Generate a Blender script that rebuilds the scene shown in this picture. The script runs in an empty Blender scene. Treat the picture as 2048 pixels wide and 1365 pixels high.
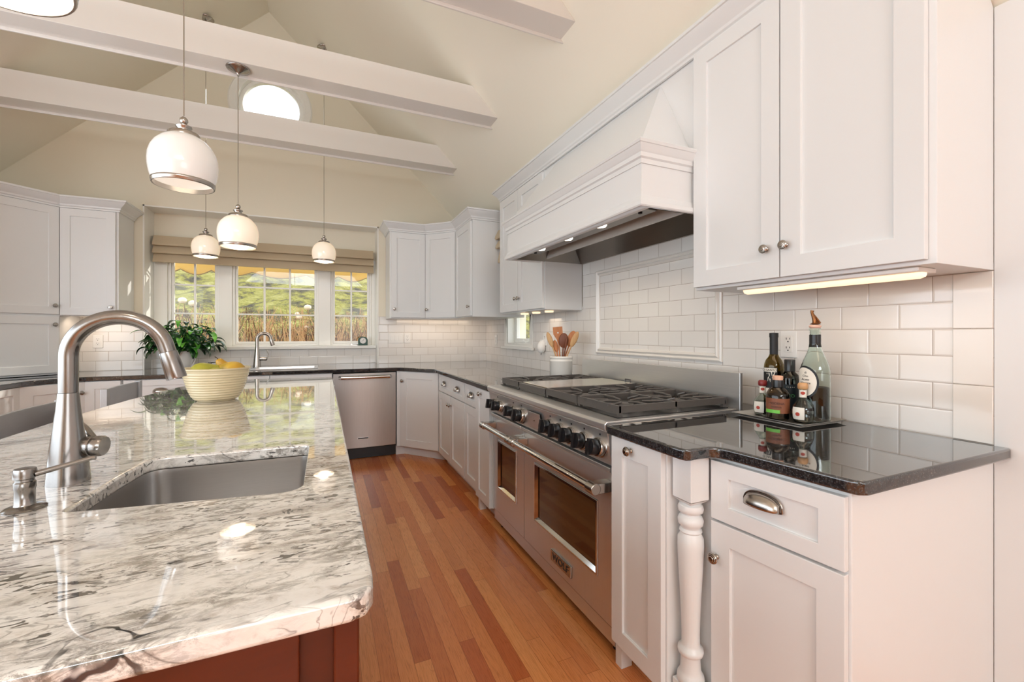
import bpy, bmesh, math, random
from mathutils import Matrix, Vector
sc = bpy.context.scene
COL = sc.collection
R = math.radians
random.seed(7)

# ---------------------------------------------------------------- camera, world, sun, fill lights
EYE = 1.235                       # eye height
FPX = 860.0                       # focal length in pixels of a 2048 px wide frame
YAW = math.atan(376 / 860)
cam = bpy.data.cameras.new('camera'); camo = bpy.data.objects.new('camera', cam); COL.objects.link(camo)
cam.sensor_width = 36; cam.lens = FPX / 2048 * 36; cam.clip_start = 0.02; cam.clip_end = 300
cam.shift_y = -14.5 / 2048
camo.location = (0, 0, EYE); camo.rotation_euler = (R(90), 0, -YAW)
sc.camera = camo
sc.view_settings.view_transform = 'Standard'; sc.view_settings.look = 'None'
sc.view_settings.gamma = 1; sc.view_settings.use_curve_mapping = False
sc.view_settings.exposure = -0.13
sc.cycles.use_denoising = True
sc.cycles.max_bounces = 12; sc.cycles.diffuse_bounces = 5; sc.cycles.glossy_bounces = 4
sc.cycles.transmission_bounces = 12; sc.cycles.transparent_max_bounces = 12
sc.cycles.caustics_reflective = False; sc.cycles.caustics_refractive = False
sc.cycles.sample_clamp_indirect = 6

w = bpy.data.worlds.new('world'); sc.world = w; w.use_nodes = True
wn = w.node_tree; bgn = wn.nodes['Background']
bgn.inputs[0].default_value = (0.84, 0.92, 1.0, 1); bgn.inputs[1].default_value = 3.3

def lamp(name, kind, loc, energy, color=(1, 1, 1), direction=None, size=None, sizey=None, radius=None, spot=None):
    d = bpy.data.lights.new(name, kind); d.energy = energy; d.color = color
    o = bpy.data.objects.new(name, d); COL.objects.link(o); o.location = loc
    if direction is not None:
        o.rotation_euler = Vector(direction).to_track_quat('-Z', 'Y').to_euler()
    if kind == 'AREA':
        d.shape = 'RECTANGLE'; d.size = size; d.size_y = sizey or size
    elif kind in ('POINT', 'SPOT'):
        d.shadow_soft_size = radius or 0.03
        if spot: d.spot_size = R(spot); d.spot_blend = 0.7
    elif kind == 'SUN':
        d.angle = R(0.8)
    return o
lamp('sun', 'SUN', (3, 9, 6), 4.0, (1, 0.94, 0.84), (-0.70, -0.58, -0.46))
# added area lights, invented as soft fill beside and behind the viewer
lamp('fill_left', 'AREA', (-2.56, 0.6, 1.60), 38, (0.86, 0.93, 1.0), (1, 0.25, 0.45), 5.0, 1.5)
lamp('fill_right', 'AREA', (1.80, -3.6, 1.55), 88, (0.88, 0.94, 1.0), (-1, 0.9, 1.0), 4.6, 1.5)
for _x, _s in ((-1.72, 1), (0.70, -1)):      # added overhead fill behind the viewer; the slopes have no opening
    lamp('fill_overhead', 'AREA', (_x, -4.9, 3.30), 125, (0.86, 0.93, 1.0), (_s * .4, 1.8, -.45), 3.6, 0.9)

# ---------------------------------------------------------------- mesh helpers
def FR(x, y, z, ang=0.0):
    """front frame: local x along the front, local y up, local z outwards; 0 faces -Y, -90 faces -X, 90 faces +X"""
    a = R(ang); u = (math.cos(a), math.sin(a)); n = (math.sin(a), -math.cos(a))
    return Matrix(((u[0], 0, n[0], x), (u[1], 0, n[1], y), (0, 1, 0, z), (0, 0, 0, 1)))

def T(x, y, z): return Matrix.Translation((x, y, z))

def align(p, q):
    """matrix at p whose local z points to q"""
    d = (Vector(q) - Vector(p)).normalized()
    return T(*p) @ d.to_track_quat('Z', 'Y').to_matrix().to_4x4()

class MB:
    def __init__(self, M=None):
        self.bm = bmesh.new(); self.M = M or Matrix.Identity(4)
    def v(self, x, y, z): return self.bm.verts.new(self.M @ Vector((x, y, z)))
    def f(self, vs):
        try: return self.bm.faces.new(vs)
        except ValueError: return None
    def box(self, x0, x1, y0, y1, z0, z1):
        a = [self.v(x, y, z) for z in (z0, z1) for x, y in ((x0, y0), (x1, y0), (x1, y1), (x0, y1))]
        for q in ((3, 2, 1, 0), (4, 5, 6, 7), (0, 1, 5, 4), (1, 2, 6, 5), (2, 3, 7, 6), (3, 0, 4, 7)):
            self.f([a[i] for i in q])
        return self
    def shaker(self, w, h, t=0.02, rail=0.07, rec=0.009, u0=0.0, v0=0.0, z0=0.0, raily=None):
        ry = raily or rail
        def ring(x0, x1, y0, y1, z): return [self.v(x, y, z) for x, y in ((x0, y0), (x1, y0), (x1, y1), (x0, y1))]
        o0 = ring(u0, u0 + w, v0, v0 + h, z0); o1 = ring(u0, u0 + w, v0, v0 + h, z0 + t)
        i1 = ring(u0 + rail, u0 + w - rail, v0 + ry, v0 + h - ry, z0 + t)
        i0 = ring(u0 + rail, u0 + w - rail, v0 + ry, v0 + h - ry, z0 + t - rec)
        for k in range(4):
            j = (k + 1) % 4
            self.f([o0[k], o0[j], o1[j], o1[k]]); self.f([o1[k], o1[j], i1[j], i1[k]]); self.f([i1[k], i1[j], i0[j], i0[k]])
        self.f(i0); self.f(o0[::-1])
        return self
    def lathe(self, prof, seg=32, M=None, a0=0.0, a1=360.0):
        """prof: (radius, z) pairs, axis local z of M"""
        M = M or Matrix.Identity(4); full = abs(a1 - a0 - 360) < 1e-6
        n = seg if full else seg + 1
        rings = []
        for r, z in prof:
            if r < 1e-6:
                p = M @ Vector((0, 0, z)); rings.append([self.v(*p)])
            else:
                rr = []
                for k in range(n):
                    a = R(a0 + (a1 - a0) * k / seg); p = M @ Vector((r * math.cos(a), r * math.sin(a), z)); rr.append(self.v(*p))
                rings.append(rr)
        for A, B in zip(rings, rings[1:]):
            if len(A) == 1 and len(B) == 1: continue
            for k in range(seg):
                j = (k + 1) % n if full else k + 1
                if len(A) == 1: self.f([A[0], B[j], B[k]])
                elif len(B) == 1: self.f([A[k], A[j], B[0]])
                else: self.f([A[k], A[j], B[j], B[k]])
        return self
    def tube(self, pts, r, seg=10, caps=True, flat=1.0):
        pts = [Vector(p) for p in pts]; n = len(pts)
        rs = r if isinstance(r, (list, tuple)) else [r] * n
        rings = []; up = None
        for i in range(n):
            t = (pts[min(i + 1, n - 1)] - pts[max(i - 1, 0)]).normalized()
            if up is None:
                up = Vector((0, 0, 1)) if abs(t.z) < 0.9 else Vector((1, 0, 0))
            s = t.cross(up).normalized(); up = s.cross(t).normalized()
            rings.append([self.v(*(pts[i] + (s * math.cos(2 * math.pi * k / seg) + up * flat * math.sin(2 * math.pi * k / seg)) * rs[i])) for k in range(seg)])
        for A, B in zip(rings, rings[1:]):
            for k in range(seg):
                j = (k + 1) % seg; self.f([A[k], A[j], B[j], B[k]])
        if caps: self.f(rings[0][::-1]); self.f(rings[-1])
        return self
    def prism(self, outer, z0, z1, holes=(), M=None):
        """polygon in local xy extruded along local z"""
        M = M or Matrix.Identity(4)
        loops = [list(outer)] + [list(h) for h in holes]
        tops = []; bots = []
        for lp in loops:
            tops.append([self.v(*(M @ Vector((x, y, z1)))) for x, y in lp]); bots.append([self.v(*(M @ Vector((x, y, z0)))) for x, y in lp])
        if not holes:
            self.f(tops[0]); self.f(bots[0][::-1])
        else:
            for L in (tops, bots):
                ed = [self.bm.edges.new((l[k], l[(k + 1) % len(l)])) for l in L for k in range(len(l))]
                bmesh.ops.triangle_fill(self.bm, use_beauty=True, edges=ed)
        for t, b in zip(tops, bots):
            for k in range(len(t)):
                j = (k + 1) % len(t); self.f([b[k], b[j], t[j], t[k]])
        return self
    def sweep(self, prof, path, closed=False):
        """prof: closed loop of (outward, z); path: plan points, outward = right-hand side"""
        P = [Vector((p[0], p[1])) for p in path]; n = len(P); rings = []
        for i in range(n):
            def nrm(a, b): d = (b - a).normalized(); return Vector((d.y, -d.x))
            ns = []
            if i > 0 or closed: ns.append(nrm(P[i - 1], P[i]))
            if i < n - 1 or closed: ns.append(nrm(P[i], P[(i + 1) % n]))
            m = (sum(ns, Vector((0, 0)))).normalized(); m = m / max(0.25, m.dot(ns[0]))
            rings.append([self.v(P[i].x + m.x * o, P[i].y + m.y * o, z) for o, z in prof])
        k = len(prof); segs = n if closed else n - 1
        for i in range(segs):
            A, B = rings[i], rings[(i + 1) % n]
            for q in range(k):
                r2 = (q + 1) % k; self.f([A[q], B[q], B[r2], A[r2]])
        if not closed: self.f(rings[0]); self.f(rings[-1][::-1])
        return self
    def ball(self, c, r, seg=12, rings=8, sx=1, sy=1, sz=1):
        return self.lathe([(r * math.sin(math.pi * k / rings), -r * math.cos(math.pi * k / rings)) for k in range(rings + 1)], seg, T(*c) @ Matrix.Diagonal((sx, sy, sz, 1)))

def finish(name, mb, mat, sharp=32, smooth=True, bevel=0.0, bseg=2, solid=0.0):
    bm = mb.bm
    bmesh.ops.remove_doubles(bm, verts=bm.verts, dist=1e-6)
    bmesh.ops.recalc_face_normals(bm, faces=bm.faces)
    if smooth:
        ca = R(sharp)
        for e in bm.edges:
            e.smooth = not (len(e.link_faces) == 2 and e.calc_face_angle(0) > ca)
        for f_ in bm.faces: f_.smooth = True
    me = bpy.data.meshes.new(name); bm.to_mesh(me); bm.free()
    me.materials.append(mat)
    o = bpy.data.objects.new(name, me); COL.objects.link(o)
    if solid:
        s = o.modifiers.new('thickness', 'SOLIDIFY'); s.thickness = solid; s.offset = -1
    if bevel:
        b = o.modifiers.new('edges', 'BEVEL'); b.width = bevel; b.segments = bseg; b.limit_method = 'ANGLE'; b.angle_limit = R(35)
        b.harden_normals = False
    return o

def part(name, mb, mat, parent=None, label=None, **k):
    o = finish(name, mb, mat, **k)
    if parent is not None:
        o.parent = parent
        o.matrix_parent_inverse = origin_of(parent)
    if label: o['label'] = label
    return o

def origin_of(p):
    """inverse of the parent's world translation (all things here are placed by translation only)"""
    x = Vector((0, 0, 0)); q = p
    while q is not None:
        x += q.location; q = None if q.parent is None else q.parent
        break
    if p.parent is not None: return Matrix.Identity(4)      # parents that are parts sit at the world origin
    return Matrix.Translation(-p.location)

def thing(name, label, cat, loc, group=None):
    o = bpy.data.objects.new(name, None); COL.objects.link(o); o.location = loc; o.empty_display_size = 0.05
    o['label'] = label; o['category'] = cat
    if group: o['group'] = group
    return o

def solo(name, mb, mat, label, cat, group=None, **k):
    o = finish(name, mb, mat, **k); o['label'] = label; o['category'] = cat
    if group: o['group'] = group
    return o

def struct(name, mb, mat, parent=None, **k):
    o = finish(name, mb, mat, **k)
    if parent is not None: o.parent = parent
    else: o['kind'] = 'structure'
    return o

def copy_thing(root, delta, label, group=None):
    r = root.copy(); COL.objects.link(r); r.location = root.location + Vector(delta); r['label'] = label
    if group: r['group'] = group
    for ch in list(root.children):
        c = ch.copy(); COL.objects.link(c); c.parent = r
        for g in list(ch.children):
            d = g.copy(); COL.objects.link(d); d.parent = c
    return r

def text(name, s, size, depth, M, mat, parent, spacing=1.0, xscale=1.0):
    cu = bpy.data.curves.new(name, 'FONT'); cu.body = s; cu.size = size; cu.extrude = depth; cu.align_x = 'CENTER'; cu.align_y = 'CENTER'
    cu.space_character = spacing
    t = bpy.data.objects.new(name, cu); COL.objects.link(t)
    dg = bpy.context.evaluated_depsgraph_get()
    me = bpy.data.meshes.new_from_object(t.evaluated_get(dg)); COL.objects.unlink(t); bpy.data.objects.remove(t)
    me.transform(M @ Matrix.Diagonal((xscale, 1, 1, 1))); me.materials.clear(); me.materials.append(mat)
    o = bpy.data.objects.new(name, me); COL.objects.link(o)
    if parent is not None:
        o.parent = parent; o.matrix_parent_inverse = origin_of(parent)
    return o

# ---------------------------------------------------------------- materials
def new(name):
    m = bpy.data.materials.new(name); m.use_nodes = True
    return m, m.node_tree.nodes, m.node_tree.links, m.node_tree.nodes['Principled BSDF']

def lin(r, g, b):
    f = lambda c: (c / 255 / 12.92) if c / 255 <= 0.04045 else ((c / 255 + 0.055) / 1.055) ** 2.4
    return (f(r), f(g), f(b), 1)

def plain(name, rgb, rough=0.5, metal=0.0, spec=0.5, coat=0.0, bump=0.0, bscale=60, emit=None, es=0.0):
    m, n, l, b = new(name)
    b.inputs['Base Color'].default_value = lin(*rgb); b.inputs['Roughness'].default_value = rough
    b.inputs['Metallic'].default_value = metal; b.inputs['Specular IOR Level'].default_value = spec
    b.inputs['Coat Weight'].default_value = coat
    tc = n.new('ShaderNodeTexCoord'); ns = n.new('ShaderNodeTexNoise'); ns.inputs['Scale'].default_value = bscale
    l.new(tc.outputs['Object'], ns.inputs['Vector'])
    if bump:
        bp = n.new('ShaderNodeBump'); bp.inputs['Strength'].default_value = bump; bp.inputs['Distance'].default_value = 0.002
        l.new(ns.outputs['Fac'], bp.inputs['Height']); l.new(bp.outputs['Normal'], b.inputs['Normal'])
    else:
        mr = n.new('ShaderNodeMapRange'); mr.inputs['To Min'].default_value = rough * 0.9; mr.inputs['To Max'].default_value = min(1, rough * 1.1)
        l.new(ns.outputs['Fac'], mr.inputs['Value']); l.new(mr.outputs['Result'], b.inputs['Roughness'])
    if emit:
        b.inputs['Emission Color'].default_value = lin(*emit); b.inputs['Emission Strength'].default_value = es
    return m

def node(n, t, **k):
    x = n.new(t)
    for a, v_ in k.items(): setattr(x, a, v_)
    return x

def math_n(n, l, op, a, b=None, c=None):
    x = n.new('ShaderNodeMath'); x.operation = op
    for i, q in enumerate((a, b, c)):
        if q is None: continue
        if isinstance(q, (int, float)): x.inputs[i].default_value = q
        else: l.new(q, x.inputs[i])
    return x.outputs[0]

def ramp(n, l, fac, stops):
    r = n.new('ShaderNodeValToRGB'); cr = r.color_ramp
    while len(cr.elements) < len(stops): cr.elements.new(0.5)
    for e, (p, c) in zip(cr.elements, stops): e.position = p; e.color = c
    l.new(fac, r.inputs['Fac']); return r.outputs['Color']

def steel(name, rgb, rough, axis, metal=1.0, scale=420):
    """brushed steel; axis = direction in which the brush marks run"""
    m, n, l, b = new(name); b.inputs['Metallic'].default_value = metal
    tc = n.new('ShaderNodeTexCoord'); mp = n.new('ShaderNodeMapping')
    s = [scale, scale, scale]; s['xyz'.index(axis)] = 6
    mp.inputs['Scale'].default_value = s
    ns = n.new('ShaderNodeTexNoise'); ns.inputs['Scale'].default_value = 1; ns.inputs['Detail'].default_value = 2
    l.new(tc.outputs['Object'], mp.inputs['Vector']); l.new(mp.outputs['Vector'], ns.inputs['Vector'])
    c = lin(*rgb); d = tuple(q * 0.95 for q in c[:3]) + (1,)
    l.new(ramp(n, l, ns.outputs['Fac'], [(0.3, d), (0.7, c)]), b.inputs['Base Color'])
    mr = n.new('ShaderNodeMapRange'); mr.inputs['To Min'].default_value = rough * 0.96; mr.inputs['To Max'].default_value = rough * 1.05
    l.new(ns.outputs['Fac'], mr.inputs['Value']); l.new(mr.outputs['Result'], b.inputs['Roughness'])
    return m

def glass(name, rgb=(255, 255, 255), tint=0.0, rough=0.0, ior=1.45):
    """real refracting glass for bottles"""
    m, n, l, b = new(name)
    b.inputs['Base Color'].default_value = lin(*rgb); b.inputs['Roughness'].default_value = rough
    b.inputs['Transmission Weight'].default_value = 1; b.inputs['IOR'].default_value = ior
    return m

def pane_mat(name, tint=(1, 1, 1, 1)):
    m = bpy.data.materials.new(name); m.use_nodes = True; n, l = m.node_tree.nodes, m.node_tree.links
    n.clear(); out = n.new('ShaderNodeOutputMaterial'); mix = n.new('ShaderNodeMixShader')
    tr = n.new('ShaderNodeBsdfTransparent'); tr.inputs[0].default_value = tint
    gl = n.new('ShaderNodeBsdfGlossy'); gl.inputs['Roughness'].default_value = 0.02
    fr = n.new('ShaderNodeFresnel'); fr.inputs[0].default_value = 1.45
    ge = n.new('ShaderNodeNewGeometry')      # reflect on the entry side only: the exit side of a thin pane must not reflect totally
    l.new(math_n(n, l, 'MULTIPLY', fr.outputs[0], math_n(n, l, 'SUBTRACT', 1, ge.outputs['Backfacing'])), mix.inputs[0]); l.new(tr.outputs[0], mix.inputs[1]); l.new(gl.outputs[0], mix.inputs[2]); l.new(mix.outputs[0], out.inputs[0])
    return m

def tile_mat(name, along, off, w_=0.1832, h_=0.0883, z0=0.897):
    m, n, l, b = new(name)
    tc = n.new('ShaderNodeTexCoord'); sp = n.new('ShaderNodeSeparateXYZ'); cb = n.new('ShaderNodeCombineXYZ')
    l.new(tc.outputs['Object'], sp.inputs[0])
    l.new(math_n(n, l, 'ADD', sp.outputs['XYZ'.index(along)], 40 * w_ - off), cb.inputs[0])
    l.new(math_n(n, l, 'ADD', sp.outputs[2], 10 * h_ - z0), cb.inputs[1])
    def brick(mort, smooth):
        br = n.new('ShaderNodeTexBrick'); br.offset = 0.5; br.offset_frequency = 2; br.squash = 1
        br.inputs['Scale'].default_value = 1; br.inputs['Brick Width'].default_value = w_; br.inputs['Row Height'].default_value = h_
        br.inputs['Mortar Size'].default_value = mort; br.inputs['Mortar Smooth'].default_value = smooth
        br.inputs['Color1'].default_value = lin(234, 230, 225); br.inputs['Color2'].default_value = lin(229, 224, 218)
        br.inputs['Mortar'].default_value = lin(172, 158, 146); l.new(cb.outputs[0], br.inputs['Vector']); return br
    a = brick(0.0011, 0.1); c = brick(0.006, 1.0)
    l.new(a.outputs['Color'], b.inputs['Base Color'])
    ns = n.new('ShaderNodeTexNoise'); ns.inputs['Scale'].default_value = 9; l.new(tc.outputs['Object'], ns.inputs['Vector'])
    hgt = math_n(n, l, 'ADD', math_n(n, l, 'MULTIPLY', c.outputs['Fac'], -1.0), math_n(n, l, 'MULTIPLY', ns.outputs['Fac'], 0.9))
    bp = n.new('ShaderNodeBump'); bp.inputs['Strength'].default_value = 0.35; bp.inputs['Distance'].default_value = 0.0022
    l.new(hgt, bp.inputs['Height']); l.new(bp.outputs['Normal'], b.inputs['Normal'])
    b.inputs['Roughness'].default_value = 0.10; b.inputs['Specular IOR Level'].default_value = 0.55
    return m

def granite_light():
    m, n, l, b = new('white_granite')
    tc = n.new('ShaderNodeTexCoord'); mp = n.new('ShaderNodeMapping')
    mp.inputs['Rotation'].default_value = (0, 0, R(-16)); mp.inputs['Scale'].default_value = (1, 2.3, 1.6)
    l.new(tc.outputs['Object'], mp.inputs['Vector'])
    def noise(scale, det, dist, src, rough=0.6):
        x = n.new('ShaderNodeTexNoise'); x.inputs['Scale'].default_value = scale; x.inputs['Detail'].default_value = det
        x.inputs['Distortion'].default_value = dist; x.inputs['Roughness'].default_value = rough; l.new(src, x.inputs['Vector']); return x.outputs['Fac']
    V = mp.outputs['Vector']; G = tc.outputs['Object']
    c1 = ramp(n, l, noise(6.5, 10, 0.5, V, .72), [(0.30, lin(140, 132, 124)), (0.39, lin(204, 197, 188)), (0.47, lin(236, 232, 226)), (0.75, lin(248, 247, 244))])
    def mixc(fac, a, b_, mode='MIX'):
        x = n.new('ShaderNodeMix'); x.data_type = 'RGBA'; x.blend_type = mode
        l.new(fac, x.inputs['Factor']); l.new(a, x.inputs['A'])
        if isinstance(b_, tuple): x.inputs['B'].default_value = b_
        else: l.new(b_, x.inputs['B'])
        return x.outputs['Result']
    one = (1, 1, 1, 1); zero = (0, 0, 0, 1)
    # mid-grey clouding of fine grains
    g = math_n(n, l, 'MULTIPLY', ramp(n, l, noise(26, 10, 0.6, V, 0.8), [(0.46, zero), (0.56, one)]), ramp(n, l, noise(3.4, 4, 0.6, V), [(0.42, zero), (0.60, one)]))
    c2 = mixc(math_n(n, l, 'MULTIPLY', g, 0.85), c1, lin(126, 120, 112))
    # thin wandering dark veins, broken up by a mask
    def vein(scale, width, dist, ms, mlo, mhi):
        a = math_n(n, l, 'ABSOLUTE', math_n(n, l, 'SUBTRACT', noise(scale, 3, dist, V, 0.45), 0.5))
        line = ramp(n, l, a, [(0.0, one), (width, zero)])
        return math_n(n, l, 'MULTIPLY', line, ramp(n, l, noise(ms, 2, 0.2, G), [(mlo, zero), (mhi, one)]))
    c3 = mixc(math_n(n, l, 'MULTIPLY', vein(5.5, 0.016, 1.0, 6.0, 0.52, 0.60), 0.8), c2, lin(84, 80, 76))
    c3 = mixc(math_n(n, l, 'MULTIPLY', vein(12, 0.022, 1.2, 10.0, 0.50, 0.60), 0.6), c3, lin(104, 98, 90))
    # black elongated crystals
    mp2 = n.new('ShaderNodeMapping'); mp2.inputs['Rotation'].default_value = (0, 0, R(-24)); mp2.inputs['Scale'].default_value = (26, 74, 60)
    l.new(G, mp2.inputs['Vector'])
    fl = ramp(n, l, noise(1.0, 3, 1.3, mp2.outputs[0], .55), [(0.575, zero), (0.61, one)])
    cr = math_n(n, l, 'MULTIPLY', fl, ramp(n, l, noise(5, 6, 0.8, G), [(0.46, zero), (0.54, one)]))
    mp3 = n.new('ShaderNodeMapping'); mp3.inputs['Rotation'].default_value = (0, 0, R(-30)); mp3.inputs['Scale'].default_value = (9, 34, 20); l.new(G, mp3.inputs['Vector'])
    cr2 = math_n(n, l, 'MULTIPLY', ramp(n, l, noise(1.0, 4, 1.6, mp3.outputs[0], .6), [(0.605, zero), (0.64, one)]), ramp(n, l, noise(2.6, 2, 0.4, G), [(0.47, zero), (0.56, one)]))
    cr = math_n(n, l, 'MAXIMUM', cr, cr2)
    c4 = mixc(math_n(n, l, 'MULTIPLY', cr, 0.9), c3, lin(50, 48, 48))
    # one black branching vein that runs over the near edge
    vd = n.new('ShaderNodeVectorMath'); vd.operation = 'DISTANCE'; l.new(G, vd.inputs[0]); vd.inputs[1].default_value = (-.215, .605, .885)
    va = math_n(n, l, 'ABSOLUTE', math_n(n, l, 'SUBTRACT', noise(17, 2, .8, G, .4), .5))
    c4 = mixc(math_n(n, l, 'MULTIPLY', ramp(n, l, va, [(.018, one), (.035, zero)]), ramp(n, l, vd.outputs['Value'], [(.035, one), (.06, zero)])), c4, lin(30, 32, 36))
    l.new(c4, b.inputs['Base Color'])
    b.inputs['Roughness'].default_value = 0.045; b.inputs['Specular IOR Level'].default_value = 0.75
    b.inputs['Coat Weight'].default_value = 1.0; b.inputs['Coat IOR'].default_value = 1.65; b.inputs['Coat Roughness'].default_value = 0.015
    return m

def granite_black():
    m, n, l, b = new('black_granite')
    tc = n.new('ShaderNodeTexCoord')
    vo = n.new('ShaderNodeTexVoronoi'); vo.inputs['Scale'].default_value = 210; l.new(tc.outputs['Object'], vo.inputs['Vector'])
    mp = n.new('ShaderNodeMapping'); mp.inputs['Scale'].default_value = (30, 150, 60); mp.inputs['Rotation'].default_value = (0, 0, R(12)); l.new(tc.outputs['Object'], mp.inputs['Vector'])
    ns = n.new('ShaderNodeTexNoise'); ns.inputs['Scale'].default_value = 1.0; ns.inputs['Detail'].default_value = 7; l.new(mp.outputs[0], ns.inputs['Vector'])
    a = ramp(n, l, vo.outputs['Distance'], [(0.0, lin(92, 95, 98)), (0.3, lin(44, 46, 48)), (0.6, lin(22, 23, 25))])
    c = ramp(n, l, ns.outputs['Fac'], [(0.42, lin(40, 38, 38)), (0.62, lin(118, 112, 108))])
    x = n.new('ShaderNodeMix'); x.data_type = 'RGBA'; x.inputs['Factor'].default_value = 0.16; l.new(a, x.inputs['A']); l.new(c, x.inputs['B'])
    l.new(x.outputs['Result'], b.inputs['Base Color'])
    b.inputs['Roughness'].default_value = 0.04; b.inputs['Specular IOR Level'].default_value = 0.9
    b.inputs['Coat Weight'].default_value = 0.6; b.inputs['Coat Roughness'].default_value = 0.02
    return m

def oak():
    m, n, l, b = new('oak_strip_floor')
    tc = n.new('ShaderNodeTexCoord'); sp = n.new('ShaderNodeSeparateXYZ'); l.new(tc.outputs['Object'], sp.inputs[0])
    W_, L_ = 0.062, 0.78
    fx = math_n(n, l, 'DIVIDE', sp.outputs[0], W_); row = math_n(n, l, 'FLOOR', fx); ux = math_n(n, l, 'FRACT', fx)
    wn1 = n.new('ShaderNodeTexWhiteNoise'); wn1.noise_dimensions = '1D'; l.new(row, wn1.inputs['W'])
    fy = math_n(n, l, 'ADD', math_n(n, l, 'DIVIDE', sp.outputs[1], L_), math_n(n, l, 'MULTIPLY', wn1.outputs['Value'], 9.0))
    pl = math_n(n, l, 'FLOOR', fy); uy = math_n(n, l, 'FRACT', fy)
    cid = n.new('ShaderNodeCombineXYZ'); l.new(row, cid.inputs[0]); l.new(pl, cid.inputs[1])
    wn2 = n.new('ShaderNodeTexWhiteNoise'); wn2.noise_dimensions = '3D'; l.new(cid.outputs[0], wn2.inputs['Vector'])
    base = ramp(n, l, wn2.outputs['Value'], [(0.0, lin(178, 92, 48)), (0.25, lin(212, 128, 72)), (0.55, lin(226, 146, 86)), (0.8, lin(236, 162, 98)), (1.0, lin(192, 102, 54))])
    cg = n.new('ShaderNodeCombineXYZ')
    l.new(math_n(n, l, 'MULTIPLY', sp.outputs[0], 30), cg.inputs[0]); l.new(math_n(n, l, 'MULTIPLY', sp.outputs[1], 1.6), cg.inputs[1])
    l.new(math_n(n, l, 'MULTIPLY', wn2.outputs['Value'], 50), cg.inputs[2])
    gr = n.new('ShaderNodeTexNoise'); gr.inputs['Scale'].default_value = 1.2; gr.inputs['Detail'].default_value = 5; gr.inputs['Distortion'].default_value = 1.2; l.new(cg.outputs[0], gr.inputs['Vector'])
    rings = math_n(n, l, 'FRACT', math_n(n, l, 'MULTIPLY', gr.outputs['Fac'], 9.0))
    rr = ramp(n, l, rings, [(0.0, (0.62, 0.50, 0.44, 1)), (0.16, (1, 1, 1, 1)), (0.8, (1, 1, 1, 1)), (1.0, (0.74, 0.64, 0.58, 1))])
    cf = n.new('ShaderNodeMapping'); cf.inputs['Scale'].default_value = (420, 14, 1); l.new(tc.outputs['Object'], cf.inputs['Vector'])
    fine = n.new('ShaderNodeTexNoise'); fine.inputs['Scale'].default_value = 1; fine.inputs['Detail'].default_value = 2; l.new(cf.outputs[0], fine.inputs['Vector'])
    fr = ramp(n, l, fine.outputs['Fac'], [(0.32, (0.72, 0.64, 0.6, 1)), (0.52, (1, 1, 1, 1))])
    def mul(a, c, f):
        x = n.new('ShaderNodeMix'); x.data_type = 'RGBA'; x.blend_type = 'MULTIPLY'; x.inputs['Factor'].default_value = f
        l.new(a, x.inputs['A']); l.new(c, x.inputs['B']); return x.outputs['Result']
    col = mul(mul(base, rr, 0.55), fr, 0.6)
    ex = math_n(n, l, 'MINIMUM', ux, math_n(n, l, 'SUBTRACT', 1, ux)); ey = math_n(n, l, 'MULTIPLY', math_n(n, l, 'MINIMUM', uy, math_n(n, l, 'SUBTRACT', 1, uy)), L_ / W_)
    gap = ramp(n, l, math_n(n, l, 'MINIMUM', ex, ey), [(0.0, (0.33, 0.22, 0.16, 1)), (0.022, (1, 1, 1, 1))])
    col = mul(col, gap, 0.8)
    l.new(col, b.inputs['Base Color']); b.inputs['Roughness'].default_value = 0.26; b.inputs['Specular IOR Level'].default_value = 0.45
    return m

def wood(name, c0, c1, scale=(3, 3, 40), rough=0.35, axis_scale=1.0):
    m, n, l, b = new(name); tc = n.new('ShaderNodeTexCoord'); mp = n.new('ShaderNodeMapping'); mp.inputs['Scale'].default_value = scale
    l.new(tc.outputs['Object'], mp.inputs['Vector']); ns = n.new('ShaderNodeTexNoise'); ns.inputs['Scale'].default_value = axis_scale; ns.inputs['Detail'].default_value = 5
    ns.inputs['Distortion'].default_value = 1.5; l.new(mp.outputs[0], ns.inputs['Vector'])
    l.new(ramp(n, l, ns.outputs['Fac'], [(0.3, lin(*c0)), (0.7, lin(*c1))]), b.inputs['Base Color']); b.inputs['Roughness'].default_value = rough
    return m

M_cab = plain('cabinet_paint', (228, 228, 227), 0.32, bscale=25)
M_gap = plain('cabinet_shadow_gap', (150, 142, 132), 0.6)
M_trim = plain('trim_paint', (240, 238, 232), 0.3, bscale=20)
M_beam = plain('beam_paint', (232, 228, 222), 0.16, bscale=8)
M_wall = plain('cream_wall_paint', (233, 225, 206), 0.85, bump=0.08, bscale=220)
M_ceil = plain('cream_ceiling_paint', (241, 235, 219), 0.85, bump=0.08, bscale=220)
M_steel_y = steel('steel_brushed_long', (222, 221, 219), 0.30, 'y', .86)
M_steel_z = steel('steel_brushed_upright', (220, 221, 223), 0.30, 'z', .84)
M_steel_dw = steel('dishwasher_steel', (196, 194, 191), 0.32, 'z', .78, scale=160)
M_steel_x = steel('steel_brushed_wide', (188, 184, 180), 0.28, 'x')
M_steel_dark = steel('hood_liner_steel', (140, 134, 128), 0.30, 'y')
M_nickel = plain('satin_nickel', (176, 170, 163), 0.24, 1.0)
M_faucet = steel('faucet_nickel', (150, 147, 144), 0.2, 'z', scale=300)
M_chrome = plain('polished_metal', (205, 203, 200), 0.10, 1.0)
M_iron = plain('cast_iron', (84, 79, 75), 0.36, bump=0.25, bscale=400)
M_black = plain('black_plastic', (24, 24, 26), 0.3)
M_dark = plain('dark_void', (20, 18, 17), 0.7)
M_ovenglass = plain('oven_glass', (58, 38, 22), 0.06, spec=0.8, coat=0.5)
M_tileR = tile_mat('subway_tile_range_wall', 'Y', 0.0196)
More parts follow.
